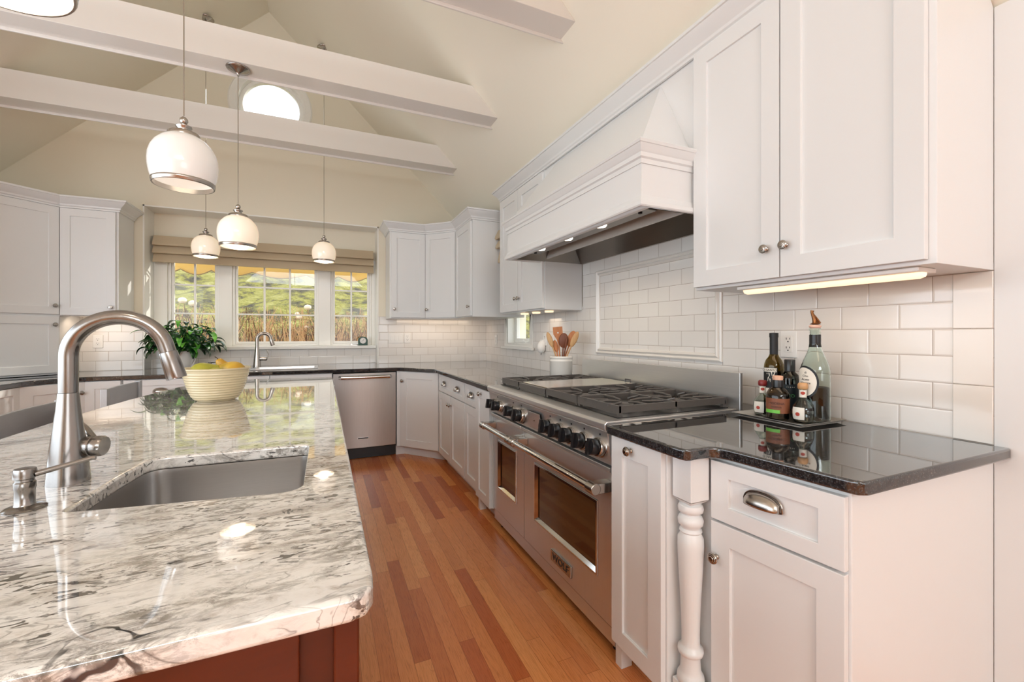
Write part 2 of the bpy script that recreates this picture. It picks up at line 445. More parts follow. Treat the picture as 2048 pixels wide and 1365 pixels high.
M_tileE = tile_mat('subway_tile_window_wall', 'X', 0.03)
M_tile_plain = plain('glazed_trim_tile', (230, 224, 216), 0.1, spec=0.55)
M_gran = granite_light(); M_blk = granite_black(); M_oak = oak()
M_cherry = wood('cherry_wood', (70, 24, 8), (92, 34, 12), (3, 3, 14), 0.3)
M_pane = pane_mat('window_pane')
M_outlet = plain('outlet_plastic', (240, 238, 234), 0.35)
M_shade = plain('roman_shade_linen', (196, 178, 150), 0.9, bump=0.5, bscale=500)
M_awn = plain('awning_canvas', (232, 196, 120), 0.8, emit=None)
M_stool = steel('stool_steel', (176, 178, 180), 0.35, 'y', .6, scale=200)
M_cream = plain('cream_stoneware', (216, 200, 164), 0.2, coat=0.4)
M_white_cer = plain('white_ceramic', (236, 232, 224), 0.2, coat=0.3)
# ---------------------------------------------------------------- the room
C = 0.897            # top of the worktops
WX, WY, LX, BY = 1.86, 5.08, -2.63, -7.0
RIDX, RIDZ, SL = -0.52, 4.565, 0.98
def cz(x): return RIDZ - SL * abs(x - RIDX)
YZ = lambda x: Matrix(((0, 0, 1, x), (1, 0, 0, 0), (0, 1, 0, 0), (0, 0, 0, 1)))       # local (y, z, x)
XZ = lambda y: Matrix(((1, 0, 0, 0), (0, 0, -1, y), (0, 1, 0, 0), (0, 0, 0, 1)))      # local (x, z, -y)
def rect(a, b, c, d): return [(a, c), (b, c), (b, d), (a, d)]

struct('floor', MB().box(LX - .1, WX + .12, BY - .1, 5.45, -0.05, 0), M_oak, smooth=False)
# right-hand wall with the low window
WIN2 = rect(3.80, 4.38, 1.125, 1.60)
struct('wall_right', MB(YZ(WX + .008)).prism(rect(BY, WY + .3, 0, cz(WX) + .05), 0, 0.22, [WIN2, rect(-6.4, -1.6, 0.75, 2.15)]), M_wall, smooth=False)  # second opening, unseen behind the viewer, is added for the fill light
mb = MB(YZ(WX)); mb.prism([(0.609, C - .03), (5.079, C - .03), (5.079, 1.45), (2.87, 1.45), (2.87, 1.83), (1.44, 1.83), (1.44, 1.45), (0.609, 1.45)], 0, 0.0075, [WIN2])
struct('wall_right_tile', mb, M_tileR, smooth=False)
mb = MB()
for k in range(3):   # column of taller edge tiles that closes the tiling
    mb.box(WX - .0035, WX + .002, 0.6095, 0.7015, C + .1766 * k + .0015, C + .1766 * (k + 1) - .0005)
struct('trim_tile_column', mb, M_tile_plain, bevel=.002)
struct('trim_wall_panel', MB().box(WX - .002, WX + .0078, BY + .01, .6075, 0, cz(WX) - .01), M_cab, smooth=False)
# end wall: gable with the window bay opening and the round window
NX0, NX1, NZ = -1.555, 0.567, 2.447
circ = [(-0.50 + .30 * math.cos(2 * math.pi * k / 48), 3.60 + .30 * math.sin(2 * math.pi * k / 48)) for k in range(48)]
gab = [(LX, 0), (WX + .1, 0), (WX + .1, cz(WX + .1) + .03), (RIDX, RIDZ + .03), (LX, cz(LX) + .03)]
struct('wall_end', MB(XZ(WY + .12)).prism(gab, 0, 0.12, [rect(NX0, NX1, 0.02, NZ), circ]), M_wall, smooth=False)
YB = 5.33
W1, W2, W3 = (-1.435, -1.0), (-0.885, -0.055), (0.07, 0.515)
mb = MB(); mb.box(NX0 - .1, NX0, WY + .121, YB + .15, 0, NZ + .1); mb.box(NX1, NX1 + .1, WY + .121, YB + .15, 0, NZ + .1); mb.box(NX0, NX1, WY + .121, YB + .15, NZ, NZ + .1)
struct('wall_bay_returns', mb, M_wall, smooth=False)
WZ0, WZ1 = 1.10, 2.08
mb = MB(XZ(YB + .12)); mb.prism(rect(NX0, NX1, 0.0, NZ), 0, 0.12, [rect(W1[0], W1[1], WZ0, WZ1), rect(W2[0], W2[1], WZ0, WZ1), rect(W3[0], W3[1], WZ0, WZ1)])
struct('wall_bay_back', mb, M_wall, smooth=False)
mb = MB()   # painted jamb lining of the bay, a flat white border round the opening
mb.box(NX0, NX0 + .012, WY - .006, YB, C, NZ); mb.box(NX1 - .012, NX1, WY - .006, YB, C, NZ); mb.box(NX0, NX1, WY - .006, YB, NZ - .012, NZ)
struct('trim_bay_lining', mb, M_trim, smooth=False)
struct('wall_end_tile', MB().box(-2.02, NX0 - .001, WY - .0075, WY - .0002, C - .02, 1.40).box(NX1 + .001, WX - .001, WY - .0075, WY - .0002, C - .02, 1.43)
       .box(NX0 + .013, NX1 - .013, YB - .09, YB - .0002, C - .02, 1.068), M_tileE, smooth=False)
mb = MB(); mb.box(NX0 + .013, NX1 - .013, YB - .13, YB, 1.068, 1.10)
struct('trim_window_stool', mb, M_trim, bevel=.004)
# other walls; the unseen opening on the left is added to admit fill light
struct('wall_left', MB(YZ(LX - .14)).prism(rect(BY, WY, 0, cz(LX) + .03), 0, 0.14, [rect(-2.2, 3.0, 0.80, 2.42)]), M_wall, smooth=False)
gab2 = [(LX, 0), (WX, 0), (WX, cz(WX)), (RIDX, RIDZ), (LX, cz(LX))]
struct('wall_back', MB(XZ(BY)).prism(gab2, 0, 0.1), M_wall, smooth=False)
mb = MB(XZ(WY + .12))
mb.prism([(RIDX, RIDZ), (WX + .23, cz(WX + .23)), (WX + .23, cz(WX + .23) + .12), (RIDX, RIDZ + .12)], 0, WY + .12 - BY + .1)
mb.prism([(LX - .14, cz(LX - .14)), (RIDX, RIDZ), (RIDX, RIDZ + .12), (LX - .14, cz(LX - .14) + .12)], 0, WY + .12 - BY + .1)
struct('ceiling', mb, M_ceil, smooth=False)

# collar beams under the vault
def beam(y0, label):
    z0, z1 = 2.872, 3.07; a, b = (RIDZ - z0) / SL, (RIDZ - z1) / SL
    t = thing('ceiling_beam', label, 'beam', (RIDX, y0 + .075, z0), 'white tie beams under the vaulted ceiling')
    mb = MB(XZ(y0 + .15)); mb.prism([(RIDX - a, z0), (RIDX + a, z0), (RIDX + b, z1), (RIDX - b, z1)], 0, .15)
    part('beam_casing', mb, M_beam, t, smooth=False, bevel=.002)
    a2 = (RIDZ - z0 + .02) / SL
    mb = MB(XZ(y0 + .162)); mb.prism([(RIDX - a2, z0 - .016), (RIDX + a2, z0 - .016), (RIDX + a, z0 + .006), (RIDX - a, z0 + .006)], 0, .012)
    part('bead_strip', mb, M_beam, t, smooth=False, bevel=.003)
    return t
beam(4.12, 'white box beam nearest the round window, its upper edge across the glass')
beam(3.03, 'white box beam that carries the metal canopy of a hanging light')
beam(1.93, 'short visible end of a white box beam above the range hood, cut off by the top of the picture')
beam(0.84, 'white box beam overhead, outside the top of the picture')

# ---- windows
def window(name, x0, x1, cols, yb=YB):
    root = MB(); fw = 0.035
    root.prism([(x0, WZ0), (x1, WZ0), (x1, WZ1), (x0, WZ1)], 0, .07, [rect(x0 + .022, x1 - .022, WZ0 + .022, WZ1 - .022)], M=XZ(yb + .075))
    r = struct(name, root, M_trim, bevel=.003)
    s = MB(); s.prism(rect(x0 + .022, x1 - .022, WZ0 + .022, WZ1 - .022), 0, .035, [rect(x0 + .045, x1 - .045, WZ0 + .05, WZ1 - .05)], M=XZ(yb + .065))
    struct('sash', s, M_trim, r, bevel=.003)
    g = MB(); ix0, ix1, iz0, iz1 = x0 + .045, x1 - .045, WZ0 + .05, WZ1 - .05
    for k in range(1, cols):
        x = ix0 + (ix1 - ix0) * k / cols; g.box(x - .009, x + .009, yb + .036, yb + .052, iz0, iz1)
    for k in (1, 2):
        z = iz0 + (iz1 - iz0) * (k / 3); g.box(ix0, ix1, yb + .037, yb + .051, z - .008, z + .008)
    struct('muntin_grid', g, M_trim, r, smooth=False)
    struct('pane', MB().box(ix0, ix1, yb + .054, yb + .057, iz0, iz1), M_pane, r, smooth=False)
    return r
w1 = window('window_1', *W1, 2); w2 = window('window_2', *W2, 3); w3 = window('window_3', *W3, 2)
for r, (x0, x1) in ((w1, W1), (w3, W3)):
    xm = (x0 + x1) / 2 + (.04 if r is w3 else 0)
    mb = MB(); mb.box(xm - .05, xm + .03, YB - .008, YB + .012, WZ0 + .001, WZ0 + .02); mb.tube([(xm - .03, YB - .012, WZ0 + .016), (xm + .09, YB - .02, WZ0 + .012)], .006, 8)
    struct('crank_handle', mb, M_chrome, r)
mb = MB()   # flat mullion casings between the three windows
for a, b in ((NX0 + .012, W1[0]), (W1[1], W2[0]), (W2[1], W3[0]), (W3[1], NX1 - .012)):
    mb.box(a, b, YB - .014, YB - .0005, 1.10, 2.1)
struct('trim_mullion_casing', mb, M_trim, bevel=.003)
# round window
def ringp(r0, r1, z0, z1): return [(r0, z0), (r1, z0), (r1, z1), (r0, z1), (r0, z0)]
A = T(-0.50, WY, 3.60) @ Matrix.Rotation(R(90), 4, 'X')
r4 = struct('window_4', MB().lathe([(.298, -.13), (.298, .004), (.315, .014), (.345, .010), (.372, .016), (.385, .004), (.385, -.002)], 64, A), M_trim)
struct('sash', MB().lathe([(.298, -.10), (.298, -.06), (.262, -.055), (.258, -.07), (.258, -.10), (.298, -.10)], 64, A), M_trim, r4)
struct('pane', MB().lathe([(0, -.085), (.26, -.085), (.26, -.082), (0, -.082)], 64, A), M_pane, r4)
# low window of the range wall
mb = MB(YZ(WX - .012)); mb.prism(rect(3.735, 4.44, 1.10, 1.43), 0, .011, [rect(3.80, 4.38, 1.125, 1.428)])
r5 = struct('window_5', mb, M_trim, bevel=.002)
mb = MB(YZ(WX + .001)); mb.prism(rect(3.801, 4.379, 1.126, 1.599), 0, .13, [rect(3.812, 4.368, 1.137, 1.588)])
struct('jamb_lining', mb, M_trim, r5, smooth=False)
mb = MB(YZ(WX + .085)); mb.prism(rect(3.813, 4.367, 1.138, 1.587), 0, .04, [rect(3.86, 4.32, 1.185, 1.55)])
struct('sash', mb, M_trim, r5, bevel=.003)
struct('pane', MB().box(WX + .10, WX + .103, 3.86, 4.32, 1.185, 1.55), M_pane, r5, smooth=False)
mb = MB(); mb.box(WX + .05, WX + .084, 4.02, 4.18, 1.139, 1.16); mb.tube([(WX + .06, 4.1, 1.165), (WX + .03, 4.02, 1.17)], .007, 8)
struct('crank_handle', mb, M_outlet, r5)
mb = MB(); mb.box(WX - .045, WX - .0125, 3.70, 4.47, 1.073, 1.10)
struct('window_sill', mb, M_trim, r5, bevel=.003)

# carved tile frame over the range
FY0, FY1, FZ0, FZ1 = 1.583, 2.67, 1.098, 1.691
pr = [(.0, -.008), (.010, -.008), (.014, 0), (.010, .006), (.006, .010), (.010, .014), (.016, .022), (.008, .034), (.0, .036)]
mb = MB()
def framesweep(mb, y0, y1, z0, z1, prof):
    c = [(y0, z0, -1, -1), (y0, z1, -1, 1), (y1, z1, 1, 1), (y1, z0, 1, -1)]; rings = []
    for y, z, sy, sz in c: rings.append([mb.v(WX - .0002 - o, y - sy * i, z - sz * i) for o, i in prof])
    k = len(prof)
    for a in range(4):
        A_, B_ = rings[a], rings[(a + 1) % 4]
        for q in range(k): mb.f([A_[q], B_[q], B_[(q + 1) % k], A_[(q + 1) % k]])
framesweep(mb, FY0, FY1, FZ0, FZ1, pr)
struct('trim_tile_frame', mb, M_tile_plain)
mb = MB()   # rope bead on the outer edge
def rope(mb, p, q, r=.0055, pitch=.014):
    p, q = Vector(p), Vector(q); L = (q - p).length; n = int(L / pitch); d = (q - p) / n
    for k in range(n): mb.tube([p + d * k + Vector((0, 0, 0)), p + d * (k + .5), p + d * (k + 1)], [r * .55, r, r * .55], 6, caps=False)
x_ = WX - .006
for p, q in (((x_, FY0, FZ0), (x_, FY1, FZ0)), ((x_, FY0, FZ1), (x_, FY1, FZ1)), ((x_, FY0, FZ0), (x_, FY0, FZ1)), ((x_, FY1, FZ0), (x_, FY1, FZ1))): rope(mb, p, q)
struct('trim_tile_rope', mb, M_tile_plain)

# ---------------------------------------------------------------- outside
def hillmat():
    m, n, l, b = new('winter_grass_slope'); tc = n.new('ShaderNodeTexCoord')
    a = n.new('ShaderNodeTexNoise'); a.inputs['Scale'].default_value = 2.2; a.inputs['Detail'].default_value = 12; a.inputs['Roughness'].default_value = .75; l.new(tc.outputs['Object'], a.inputs['Vector'])
    l.new(ramp(n, l, a.outputs['Fac'], [(0.38, lin(44, 38, 26)), (0.46, lin(88, 80, 42)), (0.52, lin(132, 126, 44)), (0.64, lin(158, 150, 84))]), b.inputs['Base Color'])
    b.inputs['Roughness'].default_value = 0.9
    f_ = n.new('ShaderNodeTexNoise'); f_.inputs['Scale'].default_value = 14; f_.inputs['Detail'].default_value = 6; l.new(tc.outputs['Object'], f_.inputs['Vector'])
    bp = n.new('ShaderNodeBump'); bp.inputs['Distance'].default_value = .12; bp.inputs['Strength'].default_value = 1; l.new(f_.outputs['Fac'], bp.inputs['Height']); l.new(bp.outputs['Normal'], b.inputs['Normal'])
    return m
M_hill = hillmat()
mb = MB(); nx, ny = 60, 40; g = []
for j in range(ny + 1):
    row = []
    for i in range(nx + 1):
        x = -16 + 34 * i / nx; y = 5.9 + 30 * (j / ny) ** 1.6
        t = max(0, y - 8.2)
        z = 0.55 + (0.12 * max(0, y - 6.5)) + .30 * t - .004 * t * t + .10 * math.sin(x * 1.3 + y * .7) * min(1, t) + .06 * math.sin(x * 3.1 - y * 1.9) * min(1, t)
        row.append(mb.v(x, y, z))
    g.append(row)
for j in range(ny):
    for i in range(nx): mb.f([g[j][i], g[j][i + 1], g[j + 1][i + 1], g[j + 1][i]])
hill = solo('grass_hillside', mb, M_hill, 'sunlit winter grass slope rising beyond the sink windows', 'hillside'); del hill['label']; del hill['category']; hill['kind'] = 'structure'
M_twig = plain('dry_stalk', (190, 150, 110), 0.8); M_twig2 = plain('dark_dry_stalk', (96, 66, 44), 0.8); M_head = plain('dried_flower', (222, 206, 184), 0.9)
labs = ['dry tan shrub behind the left window above the plant', 'dry reddish shrub behind the left window beside its mullion', 'dry shrub behind the left edge of the middle window',
        'dry shrub with pale flower heads behind the middle window left of the faucet', 'dense dry shrub behind the middle window right of the faucet spout', 'dry shrub with dried blossoms behind the right half of the middle window',
        'dry shrub behind the casing between middle and right window', 'dark dry shrub behind the right window', 'tall dry shrub behind the right window above the green clock',
        'dry shrub far left outside, beyond the plant', 'dry shrub outside the bay, beyond the green clock']
xs = [-3.1, -2.55, -2.05, -1.5, -0.95, -0.4, 0.1, 0.55, 1.0, -3.6, 1.5]
for q, (x, lb) in enumerate(zip(xs, labs)):
    y = 8.0 + random.uniform(-.5, .3); z0 = 0.55 + .12 * (y - 6.5) - .03; rnd = random.Random(q + 3)
    t = thing('dry_shrub', lb, 'shrub', (x, y, z0), 'dried shrubs outside the sink windows')
    mb = MB(); mb2 = MB()
    for k in range(120):
        bx, by = x + rnd.gauss(0, .16), y + rnd.gauss(0, .2); h = rnd.uniform(.35, 1.0); a, b = rnd.gauss(0, .22), rnd.gauss(0, .15)
        tgt = mb if rnd.random() < .62 else mb2
        p = [(bx, by, z0), (bx + a * h * .35, by + b * h * .4, z0 + h * .45), (bx + a * h, by + b * h, z0 + h)]
        tgt.tube(p, [.008, .006, .003], 3, caps=False)
        for s_ in range(3):
            f_ = rnd.uniform(.3, .95); ox, oy, oz = bx + a * h * f_ ** 1.5, by + b * h * f_, z0 + h * f_
            tgt.tube([(ox, oy, oz), (ox + rnd.gauss(0, .09), oy + rnd.gauss(0, .06), oz + rnd.uniform(.02, .18))], [.0035, .0015], 3, caps=False)
    part('stalks', mb, M_twig, t, smooth=False); part('dark_stalks', mb2, M_twig2, t, smooth=False)
    if q in (3, 5, 1):
        for k in range(4):
            mb = MB(); mb.ball((x + rnd.gauss(0, .22), y - .2 + rnd.gauss(0, .1), z0 + rnd.uniform(.6, 1.05)), rnd.uniform(.03, .055), 8, 5, sz=.8)
            part('flower_head', mb, M_head, t)
def trunk(x, y, h, r, lb):
    t = thing('bare_tree', lb, 'tree', (x, y, 0.9), 'bare trees outside'); mb = MB(); rnd = random.Random(int(x * 10))
    mb.tube([(x, y, .9), (x + .1, y, h * .5), (x + .05, y, h)], [r, r * .8, r * .4], 10)
    for k in range(26):
        z = rnd.uniform(.35, 1) * h; a = rnd.uniform(0, 6.28); L = rnd.uniform(.5, 1.6)
        mb.tube([(x + .08, y, z), (x + .08 + L * .5 * math.cos(a), y + L * .5 * math.sin(a), z + L * .25), (x + .08 + L * math.cos(a), y + L * math.sin(a), z + L * .7)], [.05, .03, .01], 5)
    part('trunk', mb, plain('bark', (120, 108, 96), .9, bump=.5, bscale=30), t)
trunk(1.7, 11.5, 7, .16, 'bare tree trunk on the slope behind the right window')
trunk(6.6, 9.4, 6, .14, 'bare tree outside the low window of the range wall')
struct('ground_side', MB().box(WX + .5, 16, -9, 5.8, .3, .5), M_hill, smooth=False)

# scalloped awnings outside the three windows
def awning(x0, x1, cuts, lb):
    t = thing('window_awning', lb, 'awning', ((x0 + x1) / 2, YB + .35, 1.9), 'scalloped yellow awnings outside the sink windows')
    xs_, L = [], x1 - x0; pts = [(x0, 2.16), (x0, 1.885)]; n = 60
    for k in range(1, n):
        u = k / n; x = x0 + L * u; d = min(abs(u - c) for c in cuts)
        seg = sorted([0] + list(cuts) + [1]); a = max(q for q in seg if q <= u); b = min(q for q in seg if q >= u)
        w_ = (u - a) / (b - a) if b > a else 0
        if a == 0: w_ = .5 + .5 * w_
        elif b == 1: w_ = .5 * w_
        pts.append((x, 1.935 - .055 * math.sin(math.pi * w_)))
    pts += [(x1, 1.885), (x1, 2.16)]
    part('awning_cloth', MB(XZ(YB + .36)).prism(pts[::-1], 0, .004), M_awn, t, smooth=False)
    mb = MB(); mb.tube([(x, YB + .353, z) for x, z in pts[1:-1]], .006, 6)
    part('scallop_binding', mb, plain('awning_binding', (150, 130, 96), .8), t)
    mb = MB()
    mb.tube([(x0, YB + .36, 2.16), (x0, YB + .14, 2.24)], .008, 6); mb.tube([(x1, YB + .36, 2.16), (x1, YB + .14, 2.24)], .008, 6); mb.tube([(x0, YB + .36, 2.16), (x1, YB + .36, 2.16)], .008, 6)
    part('awning_arm', mb, M_trim, t)
awning(-1.56, -1.0, (.25, .75), 'yellow scalloped awning edge outside the window nearest the plant')
awning(-.96, .0, (.22, .80), 'wide yellow scalloped awning edge outside the middle window')
awning(.03, .62, (.22, .78), 'yellow scalloped awning edge outside the window above the clock')

# linen roman shade across the bay
t = thing('roman_shade', 'beige linen roman shade folded up across the top of the sink windows', 'blind', ((NX0 + NX1) / 2, 5.22, 1.94))
def fold(z0, z1, y, o): # drooping fold, section in (y, z)
    return [(y, z1), (y - .012, z1), (y - o, z0 + .018), (y - o - .004, z0 + .004), (y - o + .004, z0), (y - .004, z0 + .004)]
for k, (z0, z1, o) in enumerate(((2.098, 2.20, .060), (2.020, 2.112, .060), (1.935, 2.034, .045))):
    mb = MB(Matrix(((0, 0, 1, NX0 + .03), (1, 0, 0, 0), (0, 1, 0, 0), (0, 0, 0, 1)))); mb.prism(fold(z0, z1, 5.262, o), 0, NX1 - NX0 - .07)
    part('shade_fold', mb, M_shade, t, smooth=False, bevel=.003)
part('headrail', MB().box(NX0 + .03, NX1 - .04, 5.25, 5.315, 2.16, 2.20), M_shade, t, smooth=False)
t = thing('roman_shade', 'small beige roman shade edge beside the tall end cabinet of the range wall', 'blind', (1.58, 3.85, 2.0))
for k, (z0, z1, o) in enumerate(((2.155, 2.26, .012), (2.065, 2.158, .006), (1.93, 2.068, -.02))):
    mb = MB(Matrix(((1, 0, 0, 0), (0, 0, 1, 3.775), (0, 1, 0, 0), (0, 0, 0, 1)))); q_ = o + .068; mb.prism([(1.61, z1), (1.61 - q_ * .55, z1 - .012), (1.61 - q_ * .92, z0 + .035), (1.61 - q_, z0 + .012), (1.61 - q_ * .9, z0), (1.61, z0)], 0, .15)
    part('shade_fold', mb, M_shade, t, smooth=False, bevel=.003)
# ---------------------------------------------------------------- hardware and cabinets
def knob(M, parent, name='knob', s=1.0):
    k = MB(M); pr = [(0, .0), (.008, .0), (.008, .003), (.0055, .006), (.005, .012), (.007, .016), (.0135, .018), (.0165, .021), (.0165, .0235), (.0145, .026), (.0125, .0262), (.0115, .0285), (.0085, .029), (.007, .031), (0, .0315)]
    k.lathe([(r * s, z * s) for r, z in pr], 24)
    return part(name, k, M_nickel, parent)

def cup_pull(M, parent, w_=.096, h_=.034, d_=.026):
    """half-dome bin pull: local x across, y up, z out"""
    k = MB(M); n, m = 20, 8; g = []
    for j in range(m + 1):
        ph = math.pi / 2 * j / m; row = []
        for i in range(n + 1):
            th = math.pi * i / n
            x = -w_ / 2 * math.cos(th) * (1 - .10 * math.sin(ph) ** 3 * 0); f_ = math.sin(th) ** .62 if 0 < i < n else 0
            row.append(k.v(x, h_ * f_ * math.cos(ph) - .010, d_ * f_ * math.sin(ph) + .002))
        g.append(row)
    for j in range(m):
        for i in range(n): k.f([g[j][i], g[j][i + 1], g[j + 1][i + 1], g[j + 1][i]])
    o = part('cup_pull', k, M_nickel, parent, solid=.0025)
    k2 = MB(M); pts = [(-w_ / 2 * 1.07 * math.cos(math.pi * i / 20), (h_ + .004) * (math.sin(math.pi * i / 20) ** .62 if 0 < i < 20 else 0) - .011, .0015) for i in range(21)]
    k2.tube(pts, .0028, 6); k2.tube([(-w_ / 2 * 1.07, -.011, .0015), (-w_ / 4, -.0165, .0015), (w_ / 4, -.0165, .0015), (w_ / 2 * 1.07, -.011, .0015)], .0025, 6)
    part('pull_rim', k2, M_nickel, o)
    return o

def cabinet(name, label, p0, p1, depth, z0, z1, fronts, group=None, toe=0.0, body=None, t=0.02, cat='cabinet', rail=.066, paint=None, cutback=None):
    """p0 -> p1 = front line of the carcass seen left to right; fronts: dicts in (u, v) on that front"""
    paint = paint or M_cab
    a = math.degrees(math.atan2(p1[1] - p0[1], p1[0] - p0[0])); W_ = math.hypot(p1[0] - p0[0], p1[1] - p0[1])
    F = FR(p0[0], p0[1], 0, a)
    root = thing(name, label, cat, ((p0[0] + p1[0]) / 2, (p0[1] + p1[1]) / 2, z0), group)
    mb = MB(F)
    if body: body(mb, W_)
    elif toe:
        mb.box(0, W_, z0 + toe, z1, -depth, 0); mb.box(0.0, W_, z0, z0 + toe, -depth, -.065)
    elif cutback: # top leans back under the sloping ceiling
        A = F @ Matrix(((0, 0, 1, 0), (0, 1, 0, 0), (1, 0, 0, 0), (0, 0, 0, 1)))
        MB_ = MB(A); MB_.prism([(0, z0), (0, z1), (-depth * .25, z1), (-depth, cutback), (-depth, z0)], 0, W_); mb.bm.free(); mb = MB_
    else: mb.box(0, W_, z0, z1, -depth, 0)
    part('carcass', mb, paint, root, smooth=False, bevel=.0012)
    for f_ in fronts:
        u0, u1, v0, v1 = f_['r']; u0 += .0012; u1 -= .0012; kind = f_.get('k', 'door')
        m2 = MB(F); rl = f_.get('rail', rail)
        if f_.get('flat'): m2.box(u0, u1, v0, v1, 0.001, t)
        else: m2.shaker(u1 - u0, v1 - v0, t, rl, .009, u0, v0, 0.001, raily=f_.get('ry'))
        d = part(kind, m2, paint, root, smooth=False, bevel=.0015)
        for kx, kz in f_.get('knobs', ()): knob(F @ T(kx, kz, t + .001), d)
        for kx, kz, *s in f_.get('cups', ()): cup_pull(F @ T(kx, kz, t + .001), d, **(s[0] if s else {}))
    return root

UB = 1.428
crownprof = lambda z0, z1, o: [(0, z0), (.012, z0), (.012, z0 + .012), (.020, z0 + .018), (.022, z0 + .03), (o * .45, z0 + (z1 - z0) * .45), (o * .82, z0 + (z1 - z0) * .72), (o * .9, z1 - .016), (o, z1 - .014), (o, z1), (0, z1)]
# ---- range wall, upper cabinet at the near end
X1 = 1.53
def sideslope(depth): return cz(WX) - .012
cabinet('wall_cabinet', 'tall white double-door wall cabinet above the bottles, nearest the camera', (X1, 1.438), (X1, .609), WX - X1 - .001, UB, 2.50,
        [dict(r=(.004, .399, UB + .012, 2.478), knobs=[(.352, 1.549)], rail=.07), dict(r=(.402, .812, UB + .012, 2.478), knobs=[(.423 + .002, 1.551)], rail=.072)], cutback=sideslope(0))
# under-cabinet light of that cabinet
t = thing('cabinet_light', 'slim lit light strip under the wall cabinet above the bottles', 'light', (1.60, .95, UB - .02))
M_strip = plain('lit_diffuser', (255, 226, 190), .5, emit=(255, 222, 184), es=1.25)
part('housing', MB().box(1.555, 1.655, .66, 1.25, UB - .014, UB - .0005), M_outlet, t, bevel=.003)
part('lens', MB().lathe([(0, 0), (.014, 0), (.018, .010), (.018, .57), (.014, .58), (0, .58)], 12, T(1.60, .665, UB - .014) @ Matrix.Rotation(R(-90), 4, 'X')), M_strip, t)
part('switch', MB().box(1.66, 1.70, 1.18, 1.215, UB - .016, UB - .0005), plain('red_switch', (120, 40, 30), .4), t)
lamp('strip_glow', 'AREA', (1.60, .95, UB - .04), .8, (1, .80, .60), (0.0, 0, -1), .14, .6)
# ---- far upper cabinet left of the hood
def two_far(mb, W_): mb.box(0, W_, 1.42, 2.50, -(WX - X1) + .001, 0)
cabinet('wall_cabinet', 'white wall cabinet at the far end of the range hood, half behind its mantel', (X1, 3.746), (X1, 2.877), WX - X1 - .001, 1.42, 2.50,
        [dict(r=(.010, .413, 1.43, 2.462), knobs=[(.385, 1.535)], rail=.07), dict(r=(.417, .862, 1.43, 2.462), knobs=[(.445, 1.535)], rail=.07)], cutback=sideslope(0))
t = thing('cabinet_light', 'small lit puck lights under the wall cabinet beyond the hood', 'light', (1.66, 3.2, 1.405))
for y in (3.05, 3.28, 3.51):
    part('puck', MB().lathe([(0, 0), (.034, 0), (.036, .006), (.036, .012), (0, .012)], 20, T(1.66, y, 1.407)), M_strip, t)
lamp('puck_glow', 'AREA', (1.64, 3.3, 1.39), 1.0, (1, .80, .60), (-0.1, 0, -1), .2, .75)
# ---- board behind the hood and crown over the whole bank
HY0, HY1 = 1.452, 2.90
t = thing('range_hood', 'white panelled range hood with moulded mantel above the cooker', 'range hood', (1.45, 2.17, 1.78))
mb = MB(); mb.box(X1 + .004, X1 + .02, 1.4385, 2.8765, 1.80, 2.50)
part('back_board', mb, M_cab, t, smooth=False)
HX, HZ0, HZ1 = 1.234, 1.775, 2.05
path = [(X1 + .003, HY1), (HX, HY1), (HX, HY0), (X1 + .003, HY0)]
inner = MB(); 
def wallbox(mb, th, z0, z1):
    mb.box(HX, HX + th, HY0, HY1, z0, z1); mb.box(HX + th, X1 + .003, HY0, HY0 + th, z0, z1); mb.box(HX + th, X1 + .003, HY1 - th, HY1, z0, z1)
wallbox(inner, .02, HZ0 + .01, HZ1 - .02); inner.box(HX + .02, X1 + .003, HY0 + .02, HY1 - .02, HZ1 - .04, HZ1 - .02)
part('mantel_box', inner, M_cab, t, smooth=False)
mb = MB(); mb.sweep([(0, HZ1 - .090), (.006, HZ1 - .090), (.006, HZ1 - .070), (.014, HZ1 - .064), (.014, HZ1 - .046), (.020, HZ1 - .040), (.032, HZ1 - .016), (.036, HZ1 - .014), (.040, HZ1 - .004), (.034, HZ1 + .004), (0, HZ1 + .004)], path)
part('mantel_cornice', mb, M_cab, t, sharp=25)
mb = MB(); mb.sweep([(0, HZ0), (.014, HZ0), (.018, HZ0 + .006), (.016, HZ0 + .022), (.008, HZ0 + .034), (.004, HZ0 + .048), (0, HZ0 + .050)], path)
mb.box(HX, HX + .045, HY0, HY1, HZ0, HZ0 + .02)
part('mantel_base_moulding', mb, M_cab, t, sharp=25)
mb = MB(); b_ = [(X1 + .004, HY0 + .012), (HX + .006, HY0 + .012), (HX + .006, HY1 - .012), (X1 + .004, HY1 - .012)]
ty0, ty1, tz = 1.655, 2.69, 2.455
a = [mb.v(x, y, HZ1 + .002) for x, y in b_]; c_ = [mb.v(X1 + .004, ty0, tz), mb.v(X1 - .006, ty0, tz), mb.v(X1 - .006, ty1, tz), mb.v(X1 + .004, ty1, tz)]
for k in range(4): mb.f([a[k], a[(k + 1) % 4], c_[(k + 1) % 4], c_[k]])
mb.f(a[::-1]); mb.f(c_)
part('tapered_chimney', mb, M_cab, t, smooth=False)
